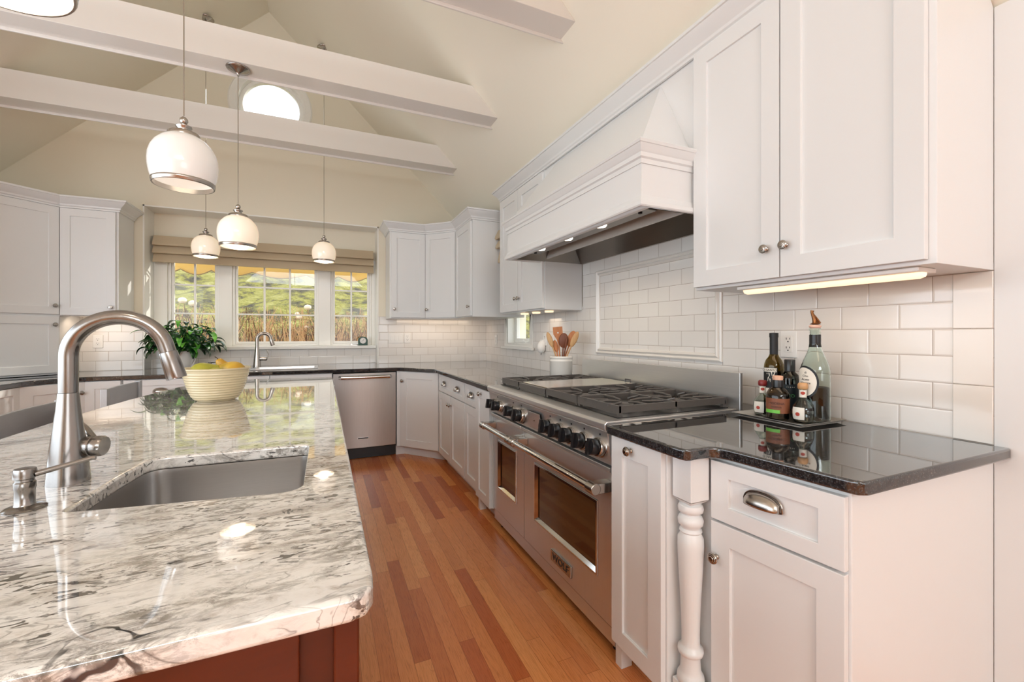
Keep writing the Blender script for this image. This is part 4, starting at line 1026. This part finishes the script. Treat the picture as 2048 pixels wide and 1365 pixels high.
mb = MB(); mb.lathe([(0, 0), (.018, 0), (.020, .006), (.020, .06), (.012, .066), (0, .066)], 20, align((-.595, 5.02, C + .085), (-.4, 5.0, C + .085)))
mb.tube([(-.535, 5.015, C + .09), (-.52, 5.01, C + .13), (-.535, 5.01, C + .175)], [.008, .006, .006], 8)
part('lever', mb, M_nickel, t)
mb = MB(); mb.lathe([(0, 0), (.026, 0), (.026, .004), (.014, .010), (.013, .05), (.016, .055), (.016, .06), (0, .062)], 20, T(-1.02, 5.04, C)); mb.tube([(-1.02, 5.04, C + .055), (-.96, 5.04, C + .062)], .005, 8)
solo('soap_dispenser', mb, M_nickel, 'tiny nickel soap pump on the black worktop beside the potted plant', 'soap dispenser')

# ---------------------------------------------------------------- pendants
def milk(name, rgb, es):
    m, n, l, b = new(name); b.inputs['Base Color'].default_value = lin(236, 232, 226); b.inputs['Roughness'].default_value = .12
    b.inputs['Emission Color'].default_value = lin(*rgb); b.inputs['Emission Strength'].default_value = es
    lw = n.new('ShaderNodeTexNoise'); lw.inputs['Scale'].default_value = 2
    b.inputs['Coat Weight'].default_value = .3
    return m
M_milk_warm = milk('lit_opal_glass', (255, 222, 178), .46); M_milk_cool = milk('dim_opal_glass', (240, 240, 246), .12); M_milk_in = milk('lit_opal_inside', (255, 232, 200), .75); M_milk_in2 = milk('dim_opal_inside', (244, 244, 246), .22)
def pendant(x, y, zb, ztop, label, outer, inner, e, onbeam=True):
    t = thing('pendant_light', label, 'pendant light', (x, y, zb), 'opal globe pendants')
    S = 1.0
    prof = [(.0985, .015), (.1045, .035), (.109, .06), (.1105, .082), (.109, .106), (.103, .130), (.092, .152), (.075, .172), (.060, .183), (.048, .189)]
    a = MB(); a.lathe(prof, 48, T(x, y, zb)); sh = part('glass_shade', a, outer, t, sharp=80)
    a = MB(); a.lathe([(r - .004, z) for r, z in prof] + [(0, .187)], 48, T(x, y, zb)); part('inner_shade', a, inner, sh, sharp=80)
    a = MB(); a.lathe([(.0945, 0), (.0975, 0), (.0995, .003), (.0995, .008), (.1005, .0095), (.1005, .016), (.0985, .018), (.0945, .018), (.0945, 0)], 48, T(x, y, zb)); part('rim_band', a, M_nickel, t, sharp=50)
    a = MB(); a.lathe([(0, .184), (.052, .184), (.053, .188), (.051, .199), (.048, .202), (.024, .203), (.020, .209), (.020, .218), (.026, .224), (.026, .228), (.014, .233), (.010, .240), (.014, .247), (.013, .256), (.006, .264), (0, .266)], 32, T(x, y, zb)); part('cap', a, M_nickel, t, sharp=50)
    a = MB(); a.tube([(x, y, zb + .27), (x, y, ztop - .03)], .0024, 8); part('cord', a, M_nickel, t)
    a = MB(); a.lathe([(0, -.048), (.006, -.047), (.008, -.035), (.012, -.030), (.018, -.026), (.030, -.020), (.052, -.010), (.063, -.007), (.065, -.003), (.065, 0), (0, 0)], 32, T(x, y, ztop))
    part('canopy', a, M_nickel, t, sharp=50)
    a = MB(); a.ball((x, y, zb + .09), .03, 16, 10, sz=1.2); part('bulb', a, plain('lit_bulb', (255, 244, 224), .5, emit=(255, 238, 208), es=1.6 * e + .2), t)
    lamp('bulb_glow', 'POINT', (x, y, zb + .045), (3.5 if y > 4 else 1.2) * e, (1, .84, .66), radius=.04)
pendant(-.49, 2.005, 1.798, 2.872 - .001, 'dim white globe pendant hanging nearest the camera in full view, above the arching faucet', M_milk_cool, M_milk_in2, .12)
pendant(-.485, 3.105, 1.768, 2.872 - .001, 'lit globe pendant hung from the middle beam, its round metal canopy in view', M_milk_warm, M_milk_in, 1)
pendant(0.0, 4.63, 1.945, cz(0.0) - .004, 'lit globe pendant alone at the right before the middle window', M_milk_warm, M_milk_in, 1)
pendant(-.985, 4.70, 1.935, cz(-.985) - .004, 'lit globe pendant at the left before the window above the plant', M_milk_warm, M_milk_in, 1)
pendant(-.47, .915, 1.785, 2.872 - .001, 'white pendant shade cut off by the top left corner of the picture', M_milk_cool, milk('bright_inside', (255, 250, 240), 1.0), .7)

# ---------------------------------------------------------------- bowl, pears, plant, clock
def ridged(r, z): return [(a, b) for a, b in zip(r, z)]
bx, by = -.503, 2.62
mb = MB(); out = [(0, 0), (.080, 0), (.083, .004)]
n = 15
for k in range(n * 4 + 1):
    u = k / (n * 4); r = .083 + .062 * (u ** .5) ; z = .006 + .150 * u
    out.append((r + (.0032 * abs(math.sin(math.pi * u * n * .8)) if u < .93 else .001), z))
out += [(.151, .158), (.152, .163), (.149, .167), (.144, .166)]
inn = [(.139, .153), (.128, .09), (.10, .05), (.07, .020), (.0, .014)]
mb.lathe(out + inn, 64, T(bx, by, C)); solo('fruit_bowl', mb, M_cream, 'ridged cream stoneware bowl of pears on the granite island', 'bowl', sharp=70)
def pearmat(name, a, b, c):
    m, n, l, p = new(name); tc = n.new('ShaderNodeTexCoord'); ns = n.new('ShaderNodeTexNoise'); ns.inputs['Scale'].default_value = 14; ns.inputs['Detail'].default_value = 6
    l.new(tc.outputs['Object'], ns.inputs['Vector']); l.new(ramp(n, l, ns.outputs['Fac'], [(.3, lin(*a)), (.55, lin(*b)), (.75, lin(*c))]), p.inputs['Base Color']); p.inputs['Roughness'].default_value = .35; return m
P_g = pearmat('green_pear_skin', (150, 150, 48), (178, 172, 60), (196, 178, 70)); P_y = pearmat('yellow_pear_skin', (196, 148, 44), (206, 166, 60), (170, 140, 44)); M_stem = plain('pear_stem', (70, 46, 30), .8)
def pear(x, y, z, tilt, az, mat, label, s=1.0):
    M = T(x, y, z) @ Matrix.Rotation(R(az), 4, 'Z') @ Matrix.Rotation(R(tilt), 4, 'Y') @ Matrix.Scale(s, 4)
    t = thing('pear', label, 'pear', (x, y, z), 'pears in the bowl')
    pr = [(0, -.036), (.012, -.040), (.026, -.036), (.037, -.020), (.040, 0), (.037, .018), (.029, .034), (.021, .048), (.017, .060), (.012, .068), (.004, .071), (0, .070)]
    a = MB(M); a.lathe(pr, 24); part('flesh', a, mat, t, sharp=80)
    a = MB(M); a.tube([(0, 0, .068), (.001, 0, .078), (.006, 0, .088)], [.002, .0016, .0022], 8); part('stem', a, M_stem, t)
pear(bx - .056, by - .035, C + .150, 78, 15, P_g, 'green pear lying at the left of the bowl', 1.1)
pear(bx + .078, by - .02, C + .150, 80, 168, P_y, 'yellow pear lying at the right of the bowl', 1.15)
pear(bx + .01, by - .075, C + .131, 80, 40, P_g, 'green pear low at the front of the bowl, hardly above its rim')
pear(bx + .03, by + .06, C + .142, 30, 210, P_y, 'yellow pear standing at the back of the bowl with its dark stem up', 1.05)

px2, py2 = -1.22, 4.93
t = thing('potted_plant', 'leafy green potted plant in a white pot in the window bay', 'plant', (px2, py2, C))
mb = MB(); mb.lathe([(0, 0), (.078, 0), (.084, .004), (.108, .10), (.116, .16), (.118, .175), (.112, .178), (.108, .165), (0, .155)], 40, T(px2, py2, C)); part('pot', mb, M_white_cer, t, sharp=50)
def leafmat(name, a, b):
    m, n, l, p = new(name); tc = n.new('ShaderNodeTexCoord'); ns = n.new('ShaderNodeTexNoise'); ns.inputs['Scale'].default_value = 18
    l.new(tc.outputs['Object'], ns.inputs['Vector']); l.new(ramp(n, l, ns.outputs['Fac'], [(.35, lin(*a)), (.65, lin(*b))]), p.inputs['Base Color'])
    p.inputs['Roughness'].default_value = .28; return m
M_leaf = leafmat('glossy_leaf', (14, 46, 20), (36, 92, 34)); M_leaf2 = leafmat('young_leaf', (70, 150, 50), (120, 190, 70))
def leaf(mb, base, az, el, L, W_, droop):
    seg = 7; prev = None; p = Vector(base); a = R(az); e = R(el)
    for k in range(seg + 1):
        u = k / seg; w_ = W_ * math.sin(math.pi * min(1, u * .92 + .04)) ** .8 * (1 - .25 * u)
        s = Vector((-math.sin(a), math.cos(a), 0)) * w_; up = Vector((0, 0, w_ * .35))
        c3 = [mb.v(*(p - s + up)), mb.v(*p), mb.v(*(p + s + up))]
        if prev: mb.f([prev[0], prev[1], c3[1], c3[0]]); mb.f([prev[1], prev[2], c3[2], c3[1]])
        prev = c3; e2 = e - R(droop) * u
        p = p + Vector((math.cos(a) * math.cos(e2), math.sin(a) * math.cos(e2), math.sin(e2))) * (L / seg)
mb, mb2, mb3 = MB(), MB(), MB(); rnd = random.Random(5)
for k in range(190):
    az = rnd.uniform(0, 360); rad = rnd.uniform(.03, .23); h = rnd.uniform(-.05, .26) * (1 - rad * 2.0) + .02
    b = (px2 + rad * math.cos(R(az)) * 1.1, min(5.17, py2 + rad * math.sin(R(az)) * .85), C + .19 + h)
    if b[1] > 5.16: continue
    tgt = mb2 if rnd.random() < .16 else mb
    leaf(tgt, b, az + rnd.gauss(0, 25), rnd.uniform(-5, 45), rnd.uniform(.10, .17), rnd.uniform(.022, .036), rnd.uniform(80, 140))
    mb3.tube([(px2 + rnd.gauss(0, .02), py2 + rnd.gauss(0, .02), C + .15), (px2 + (b[0] - px2) * .5, py2 + (b[1] - py2) * .5, C + .19 + h * .8), b], [.0025, .002, .0015], 4, caps=False)
part('foliage', mb, M_leaf, t, sharp=80, solid=.0006); part('young_foliage', mb2, M_leaf2, t, sharp=80, label='bright young leaves'); part('stems', mb3, M_leaf2, t)

t = thing('desk_clock', 'small dark green clock on the sill at the right end of the windows', 'clock', (.41, 5.23, 1.10)); 
M_green = plain('green_case', (24, 72, 60), .3)
pts = [(-.052, 0), (.052, 0), (.052, .055)] + [(.052 * math.cos(R(a)), .058 + .045 * math.sin(R(a))) for a in range(10, 180, 17)] + [(-.052, .055)]
mb = MB(XZ(5.25) ); mb.prism([(x + .41, z + 1.1005) for x, z in pts], 0, .045); part('case', mb, M_green, t, bevel=.003)
A = T(.41, 5.2045, 1.156) @ Matrix.Rotation(R(90), 4, 'X')
mb = MB(); mb.lathe([(0, 0), (.034, 0), (.034, .003), (0, .003)], 28, A); f_ = part('dial', mb, M_outlet, t)
mb = MB()
for k in range(12):
    a = k * 30; c_, s_ = math.cos(R(a)), math.sin(R(a)); mb.tube([(.41 + .026 * c_, 5.2008, 1.156 + .026 * s_), (.41 + .031 * c_, 5.2008, 1.156 + .031 * s_)], .0014, 5)
mb.tube([(.41, 5.200, 1.156), (.392, 5.200, 1.150)], .0018, 6); mb.tube([(.41, 5.200, 1.156), (.421, 5.200, 1.176)], .0014, 6); part('hands_and_marks', mb, M_black, f_)

# ---------------------------------------------------------------- outlets and switches
def outlet(label, M, gangs=('duplex',), cat='outlet'):
    """M: frame centred on the plate, local z outwards"""
    W_ = .046 * (len(gangs) - 1) + .072
    t = thing('wall_outlet' if cat == 'outlet' else 'light_switch', label, cat, M.translation)
    a = MB(M); a.box(-W_ / 2, W_ / 2, -.0585, .0585, 0, .005); part('cover_plate', a, M_outlet, t, bevel=.002)
    for k, g in enumerate(gangs):
        x = (k - (len(gangs) - 1) / 2) * .046
        if g == 'rocker':
            a = MB(M); a.box(x - .0165, x + .0165, -.033, .033, .005, .0065); a.prism([(x - .0145, -.031), (x + .0145, -.031), (x + .0145, .031), (x - .0145, .031)], .0065, .0085); part('rocker', a, M_outlet, t, bevel=.001)
        else:
            a = MB(M); a.box(x - .017, x + .017, -.034, .034, .005, .0072); b = part('receptacle', a, M_outlet, t, bevel=.001)
            a = MB(M)
            for dy in (-.019, .019):
                a.box(x - .0085, x - .006, dy + .000, dy + .009, .0073, .0080); a.box(x + .006, x + .0085, dy + .001, dy + .008, .0073, .0080); a.lathe([(0, .0073), (.003, .0073), (.003, .0080), (0, .0080)], 10, T(x, dy - .008, 0))
            part('slots', a, M_dark, b)
outlet('white duplex outlet in the tiles behind the bottles', FR(WX - .0005, 1.235, 1.190, -90))
outlet('white duplex outlet in the tiles left of the windows, framed by the faucet arch', FR(-1.875, WY - .0085, 1.165, 0))
outlet('white four-gang plate of light switches in the tiles right of the windows', FR(.76, WY - .0085, 1.185, 0), ('rocker',) * 3, 'light switch')
outlet('white duplex outlet right beside the light switches', FR(.89, WY - .0085, 1.185, 0))
outlet('single white switch plate on the tiles between the room corner and the low window', FR(WX - .0005, 4.72, 1.165, -90), ('rocker',), 'light switch')
outlet('white outlet in the tiles behind the utensils, with a plug-in freshener', FR(WX - .0005, 3.49, 1.185, -90))
t = thing('air_freshener', 'white plug-in air freshener hanging from the outlet left of the utensil crock', 'air freshener', (1.83, 3.49, 1.06))
mb = MB(); mb.lathe([(0, 0), (.02, .002), (.034, .020), (.038, .05), (.034, .080), (.022, .10), (.010, .108), (0, .11)], 24, T(1.822, 3.50, 1.06)); mb.box(1.82, WX - .008, 3.485, 3.515, 1.14, 1.18); part('body', mb, M_outlet, t)
mb = MB(); mb.tube([(1.822, 3.50, 1.062), (1.82, 3.50, 1.045), (1.825, 3.51, 1.04), (1.83, 3.515, 1.055)], .0025, 6); part('hook', mb, M_black, t)

# ---------------------------------------------------------------- crock with utensils
ux, uy = 1.625, 2.80
t = thing('utensil_crock', 'cream stoneware crock of wooden spoons beyond the cooker', 'crock', (ux, uy, C))
mb = MB(); mb.lathe([(0, 0), (.078, 0), (.082, .004), (.084, .13), (.087, .134), (.087, .142), (.083, .146), (.083, .152), (.087, .156), (.088, .168), (.085, .172), (.080, .168), (.078, .02), (0, .016)], 48, T(ux, uy, C)); part('body', mb, M_white_cer, t, sharp=50)
part('label_band', MB().box(-.001, .001, -.001, .001, 0, .001), M_cream, t) if False else None
Wd1 = wood('light_beech', (214, 172, 122), (196, 150, 100), (40, 40, 4), .55); Wd2 = wood('orange_wood', (196, 128, 78), (176, 108, 62), (40, 40, 4), .55); Wd3 = wood('dark_wood', (128, 72, 44), (104, 56, 34), (40, 40, 4), .5)
def spoon(lean, az, h, mat, label, kind='spoon', bw=.03, off_=(0, 0)):
    a = R(az); bx_, by_ = ux + off_[0], uy + off_[1]; d = Vector((math.cos(a) * math.sin(R(lean)), math.sin(a) * math.sin(R(lean)), math.cos(R(lean))))
    b0 = Vector((ux - math.cos(a) * .0016 * lean + off_[0] * .5, uy - math.sin(a) * .0016 * lean + off_[1] * .5, C + .022)); p1 = b0 + d * (h * .68)
    t = thing('wooden_spoon' if kind == 'spoon' else 'wooden_spatula', label, kind, b0, 'wooden utensils in the crock')
    mb = MB(); mb.tube([b0, b0 + d * h * .35, p1], [.0055, .005, .0055], 8); part('handle', mb, mat, t)
    # blade faces the camera
    view = (Vector((0, 0, EYE)) - p1).normalized(); side = d.cross(view).normalized(); nrm = side.cross(d).normalized()
    M = Matrix((( side.x, d.x, nrm.x, p1.x), (side.y, d.y, nrm.y, p1.y), (side.z, d.z, nrm.z, p1.z), (0, 0, 0, 1)))
    mb = MB(M); L = h * .32
    if kind == 'spoon':
        mb.ball((0, L * .52, -.004), 1.0, 20, 10, sx=bw, sy=L * .56, sz=.009)
    else:
        pts = [(-.007, -.01), (.007, -.01), (.012, .02), (bw, L * .55), (bw, L), (-bw, L), (-bw, L * .55), (-.012, .02)]
        hole_ = [(.006 * math.cos(R(q)), L * .62 + .006 * math.sin(R(q))) for q in range(0, 360, 30)]
        mb.prism(pts, -.003, .003, [hole_])
    part('bowl' if kind == 'spoon' else 'blade', mb, mat, t, bevel=0 if kind == 'spoon' else .001)
spoon(20, 150, .34, Wd1, 'pale wooden spoon leaning furthest left in the crock', bw=.020, off_=(-.02, .03))
spoon(13, 120, .27, Wd2, 'short orange wooden spoon at the left of the crock', bw=.018, off_=(-.02, .02))
spoon(6, 110, .37, Wd2, 'orange wooden spatula with a hole in its blade', 'spatula', bw=.036, off_=(0, .02))
spoon(4, 300, .315, Wd3, 'dark brown wooden spoon upright at the middle of the crock', bw=.036, off_=(.0, -.03))
spoon(12, 290, .29, Wd3, 'dark narrow wooden spoon seen edge-on right of the dark brown one', bw=.010, off_=(.01, -.03))
spoon(20, 315, .35, Wd2, 'orange wooden spoon leaning right behind a pale one', bw=.030, off_=(.02, -.0))
spoon(26, 305, .36, Wd1, 'pale wooden spoon leaning furthest right in the crock', bw=.022, off_=(.02, -.02))

# ---------------------------------------------------------------- tray and bottles
TZ = C
M_tray = plain('brushed_tray', (205, 200, 192), .33, 1.0)
t = thing('serving_tray', 'flat square silver tray under the group of bottles', 'tray', (1.69, 1.125, C))
quad = [(1.557, .985), (1.815, .985), (1.815, 1.275), (1.557, 1.275)]
mb = MB(); i_ = [(1.578, 1.006), (1.794, 1.006), (1.794, 1.254), (1.578, 1.254)]
mb.prism(i_, C + .0005, C + .004); 
A_ = [mb.v(x, y, C + .004) for x, y in i_]; B_ = [mb.v(x, y, C + .013) for x, y in quad]; C_ = [mb.v(x, y, C + .0115) for x, y in quad]; D_ = [mb.v(x, y, C + .002) for x, y in i_]
for k in range(4):
    j = (k + 1) % 4; mb.f([A_[k], A_[j], B_[j], B_[k]]); mb.f([B_[k], B_[j], C_[j], C_[k]]); mb.f([C_[k], C_[j], D_[j], D_[k]])
part('dish', mb, M_tray, t, smooth=False)
TZ = C + .0045
G_clear = glass('clear_glass', (232, 242, 236)); G_olive = glass('olive_glass', (150, 130, 36)); G_dark = glass('dark_green_glass', (60, 62, 26)); 
L_dark = plain('dark_balsamic', (26, 12, 10), .5, spec=.1); M_paper = plain('label_paper', (236, 230, 218), .7); M_blackp = plain('black_label', (22, 24, 26), .5); M_seal = plain('seal_red', (178, 62, 44), .5)
def bottle(name, label, x, y, prof, gmat, fill=None, lmat=None, th=.0025):
    t = thing(name, label, 'bottle', (x, y, TZ))
    inner = [(max(r - th, .0005), z) for r, z in prof if r > .004][::-1]
    inner[-1] = (inner[-1][0] - .001, prof[1][1] + .005)
    mb = MB(); mb.lathe(prof + inner + [(0, prof[1][1] + .005)], 40, T(x, y, TZ)); g = part('glass', mb, gmat, t, sharp=60)
    if fill:
        pr = [(0, .0065)] + [(r - th - .0006, max(z, .0065)) for r, z in prof if r > .004 and z <= fill]
        rl = pr[-1][0]; pr += [(rl, fill), (0, fill)]
        mb = MB(); mb.lathe(pr, 36, T(x, y, TZ)); part('contents', mb, lmat or L_dark, t, sharp=60)
    return t
def wrap(parent, x, y, r, z0, z1, a0, a1, mat, name='label', off_=.0006):
    mb = MB(); mb.lathe([(r + off_, z0), (r + off_, z1)], 24, T(x, y, TZ), a0, a1); return part(name, mb, mat, parent)
def cam_az(x, y): return math.degrees(math.atan2(-y, -x))
def textwrap(parent, s, size, x, y, r, z, mat, da=0, name='lettering', xscale=1.0):
    a = R(cam_az(x, y) + da); n = Vector((math.cos(a), math.sin(a), 0)); u = Vector((-math.sin(a), math.cos(a), 0)); 
    cu_p = Vector((x, y, TZ + z)) + n * (r + .0012)
    M = Matrix(((u.x, 0, n.x, cu_p.x), (u.y, 0, n.y, cu_p.y), (0, 1, 0, cu_p.z), (0, 0, 0, 1)))
    return text(name, s, size, .0002, M, mat, parent, xscale=xscale)
# olive-coloured tall bottle
x, y = 1.765, 1.238
pr = [(0, 0), (.034, 0), (.0375, .004), (.0375, .19), (.036, .205), (.030, .222), (.020, .236), (.0155, .248), (.0145, .27), (.0145, .318), (.0165, .320), (.0165, .332), (.0150, .334), (.0145, .337), (0, .338)]
t = bottle('olive_oil_bottle', 'tall olive-coloured glass bottle with a black and white label at the back of the tray', x, y, pr[:-1] + [(.010, .3375)], G_olive, .175, plain('olive_oil', (150, 120, 20), .15))
az = cam_az(x, y)
wrap(t, x, y, .0153, .243, .322, 0, 360, M_blackp, 'foil_capsule'); wrap(t, x, y, .0168, .318, .336, 0, 360, M_blackp, 'foil_capsule')
mb = MB(); mb.lathe([(0, .3345), (.0165, .3345), (.0168, .337), (0, .3385)], 24, T(x, y, TZ)); part('foil_top', mb, M_blackp, t)
lb = wrap(t, x, y, .0375, .075, .190, az - 78, az + 20, M_blackp, 'label', .0008)
wrap(lb, x, y, .0375, .172, .188, az - 74, az + 16, M_paper, 'label_title_band', .0012)
wrap(lb, x, y, .0375, .078, .104, az - 76, az + 18, M_paper, 'label_foot_band', .0012)
textwrap(lb, 'O SANTO', .0135, x, y, .0386, .180, M_blackp, -22, xscale=.95)
mb = MB(); rr = random.Random(2)
for k in range(11):
    a = R(az - 30 + rr.uniform(-38, 38)); z = rr.uniform(.108, .168); a2 = a + R(rr.uniform(-16, 16)); z2 = z + rr.uniform(-.022, .022)
    mb.tube([(x + .0388 * math.cos(a), y + .0388 * math.sin(a), TZ + z), (x + .0392 * math.cos((a + a2) / 2), y + .0392 * math.sin((a + a2) / 2), TZ + (z + z2) / 2 + .004), (x + .0388 * math.cos(a2), y + .0388 * math.sin(a2), TZ + z2)], [.0006, .002, .0006], 5)
part('label_drawing', mb, M_paper, lb)
# dark square-shouldered bottle with green letters
x, y = 1.748, 1.158
pr = [(0, 0), (.030, 0), (.0335, .004), (.0335, .150), (.030, .166), (.020, .176), (.0175, .182), (.0175, .200)]
t = bottle('olive_oil_bottle', 'dark bottle with a black cap and pale green letters in the middle of the tray', x, y, pr, G_dark, .16, plain('dark_oil', (44, 40, 12), .15))
mb = MB(); mb.lathe([(0, .1805), (.0195, .1805), (.0195, .226), (.018, .2285), (0, .2285)], 28, T(x, y, TZ)); part('cap', mb, M_black, t, sharp=40)
az = cam_az(x, y); lb = wrap(t, x, y, .0335, .03, .128, az - 85, az + 85, plain('deep_blue_label', (22, 34, 40), .5), 'label', .0008)
M_lgreen = plain('green_print', (70, 150, 84), .5); textwrap(lb, 'LIO', .018, x, y, .0345, .083, M_lgreen, 6); textwrap(lb, '• • ▪ • •', .009, x, y, .0345, .118, M_paper, 4)
# tall clear bottle, half full, with pourer
x, y = 1.725, 1.045
pr = [(0, 0), (.043, 0), (.0485, .005), (.0495, .02), (.0495, .185), (.048, .20), (.040, .228), (.029, .255), (.0215, .278), (.0185, .30), (.0178, .345), (.0205, .347), (.0205, .352), (.018, .354)]
t = bottle('vinegar_bottle', 'tall clear bottle with oval label and pourer at the right of the tray', x, y, pr, G_clear, .13, L_dark, th=.003)
wrap(t, x, y, .0184, .282, .330, 0, 360, M_black, 'neck_band', .0007)
mb = MB(); mb.lathe([(0, .3545), (.0165, .3545), (.020, .360), (.020, .364), (.0185, .366), (.009, .370), (0, .370)], 24, T(x, y, TZ)); part('stopper', mb, plain('rosy_stopper', (214, 176, 160), .35), t)
M_bronze = plain('bronze_pourer', (132, 88, 54), .3, .8)
side = Vector((math.cos(YAW), -math.sin(YAW), 0))
b0 = Vector((x, y, TZ + .370))
mb = MB(); mb.tube([b0, b0 + Vector((0, 0, .008)), b0 + Vector((0, 0, .02)) - side * .004, b0 + Vector((0, 0, .045)) - side * .012, b0 + Vector((0, 0, .052)) - side * .010], [.019, .009, .0065, .005, .0065], 14)
mb.tube([b0 + side * .018 + Vector((0, 0, .004)), b0 + Vector((0, 0, .022)) + side * .006, b0 + Vector((0, 0, .04)) - side * .008], [.005, .004, .003], 8); part('pourer', mb, M_bronze, t, sharp=60)
az = cam_az(x, y)
def oval(parent, x, y, r, zc, da, aw, hh, mat, name, o):
    mb = MB(); c0 = None; n = 36; ring = []; a0 = R(cam_az(x, y) + da)
    mid = mb.v(x + (r + o) * math.cos(a0), y + (r + o) * math.sin(a0), TZ + zc)
    for q in (.5, 1.0):
        ring.append([mb.v(x + (r + o) * math.cos(a0 + R(aw) * q * math.cos(2 * math.pi * k / n)), y + (r + o) * math.sin(a0 + R(aw) * q * math.cos(2 * math.pi * k / n)), TZ + zc + hh * q * math.sin(2 * math.pi * k / n)) for k in range(n)])
    for k in range(n):
        j = (k + 1) % n; mb.f([mid, ring[0][k], ring[0][j]]); mb.f([ring[0][k], ring[1][k], ring[1][j], ring[0][j]])
    return part(name, mb, mat, parent)
lb = oval(t, x, y, .0495, .150, -42, 56, .062, M_blackp, 'label', .0008)
oval(lb, x, y, .0495, .150, -44, 50, .055, M_paper, 'label_field', .0016)
for k, s in enumerate(('di', 'Olio', 'Aceto', 'Vinaigre', 'vieux')):
    textwrap(lb, s, .012, x, y, .0500, .186 - k * .013, M_blackp, -36)
oval(lb, x, y, .0495, .124, -42, 7, .008, M_seal, 'label_crest', .0022)
# squat bottle with brown and green label
x, y = 1.637, 1.132
pr = [(0, 0), (.036, 0), (.041, .005), (.0415, .085), (.039, .100), (.030, .116), (.018, .124), (.0155, .128), (.0155, .140)]
t = bottle('vinegar_bottle', 'squat dark bottle with a brown and green label at the front of the tray', x, y, pr, glass('smoke_glass', (150, 130, 100)), .095)
az = cam_az(x, y); M_brown = plain('brown_label', (132, 78, 52), .5)
lb = wrap(t, x, y, .0415, .026, .083, az - 72, az + 72, M_brown, 'label', .0008); wrap(lb, x, y, .0415, .026, .039, az - 66, az + 10, plain('green_band', (116, 196, 78), .5), 'label_band', .0014)
M_lbr = plain('label_print', (74, 40, 26), .5); textwrap(lb, 'MODENA', .0125, x, y, .0425, .064, M_lbr, -6); textwrap(lb, 'RISERVA', .0095, x, y, .0425, .050, M_lbr, -6)
mb = MB(); mb.lathe([(0, .1245), (.0205, .1245), (.0205, .150), (.020, .152), (0, .152)], 28, T(x, y, TZ)); part('collar', mb, M_black, t, sharp=40)
mb = MB(); mb.lathe([(0, .1525), (.0180, .1525), (.0185, .157), (.0185, .166), (.016, .168), (0, .168)], 28, T(x, y, TZ)); part('cap', mb, plain('cork_cap', (224, 176, 150), .6), t, sharp=40)
# two small bulb flasks
def flask(x, y, topm, topn, label, s=1.0):
    pr = [(0, 0), (.026, 0), (.030, .004), (.031, .010), (.034, .030), (.0345, .042), (.031, .058), (.022, .072), (.0135, .084), (.0105, .095), (.0105, .118)]
    t = bottle('vinegar_bottle', label, x, y, [(r * s, z * s) for r, z in pr], G_clear, .055 * s, plain('amber_vinegar', (56, 20, 12), .15))
    az = cam_az(x, y)
    mb = MB(); mb.lathe([(0, .1195 * s), (.0145 * s, .1195 * s), (.0165 * s, .124 * s), (.0165 * s, .136 * s), (.013 * s, .142 * s), (0, .143 * s)], 24, T(x, y, TZ)); part(topn, mb, topm, t, sharp=40)
    wrap(t, x, y, .0110 * s, .088 * s, .117 * s, az - 90, az + 90, M_paper, 'neck_label', .0008)
    oval(t, x, y, .0112 * s, .106 * s, 0, 34, .006, M_seal, 'neck_seal', .0012)
    a0 = az - 26; lb = MB(); n = 12
    prof = [(.0315, .012), (.0345, .022), (.0352, .034), (.0350, .046), (.0330, .056)]
    lb.lathe([(r * s + .0008, z * s) for r, z in prof], 16, T(x, y, TZ), a0 - 34, a0 + 34); l_ = part('label', lb, M_paper, t)
    oval(l_, x, y, .0362 * s, .032 * s, -26, 11, .007, M_seal, 'label_seal', .0010)
flask(1.660, 1.213, plain('red_wax', (128, 36, 36), .4), 'stopper', 'small round flask with a dark red stopper at the left of the tray')
flask(1.657, 1.048, plain('amber_stopper', (200, 152, 104), .35), 'stopper', 'small round flask with an amber stopper at the front right of the tray', 1.04)

# ---------------------------------------------------------------- stools
def stool(x, y, label, ang=0):
    Mz = T(x, y, 0) @ Matrix.Rotation(R(ang), 4, 'Z')
    t = thing('counter_stool', label, 'stool', (x, y, 0), 'grey metal stools at the island')
    a = MB(Mz); a.prism([(-.19, -.20), (.19, -.20), (.19, .20), (-.19, .20)], .60, .625); part('seat', a, M_stool, t, bevel=.006)
    for sx in (-1, 1):
        for sy in (-1, 1):
            a = MB(Mz); a.tube([(sx * .17, sy * .18, .60), (sx * .20, sy * .21, 0.0)], [.016, .013], 8); part('leg', a, M_stool, t)
    a = MB(Mz); a.tube([(-.19, -.195, .25), (.19, -.195, .25), (.19, .195, .25), (-.19, .195, .25), (-.19, -.195, .25)], .008, 6); part('footrest', a, M_stool, t)
    for sy in (-1, 1):
        a = MB(Mz); a.prism([(-.195, sy * .235 - .020), (-.165, sy * .235 - .020), (-.165, sy * .235 + .020), (-.195, sy * .235 + .020)], .60, .925); part('back_post', a, M_stool, t, bevel=.002)
    for z, zh in ((.68, .06), (.815, .105)):
        a = MB(Mz); n = 12; pf = [(-.188 - .018 * math.sin(math.pi * k / n), -.215 + .43 * k / n) for k in range(n + 1)]
        a.prism(pf + [(px_ + .012, py_) for px_, py_ in pf[::-1]], z, z + zh); part('back_slat', a, M_stool, t, bevel=.002)
stool(-.945, 3.36, 'grey metal stool whose top rail shows between the tall faucet and the bowl', 0)
stool(-.955, 2.47, 'grey metal stool at the left picture edge, its rail ending behind the tall faucet', 0)
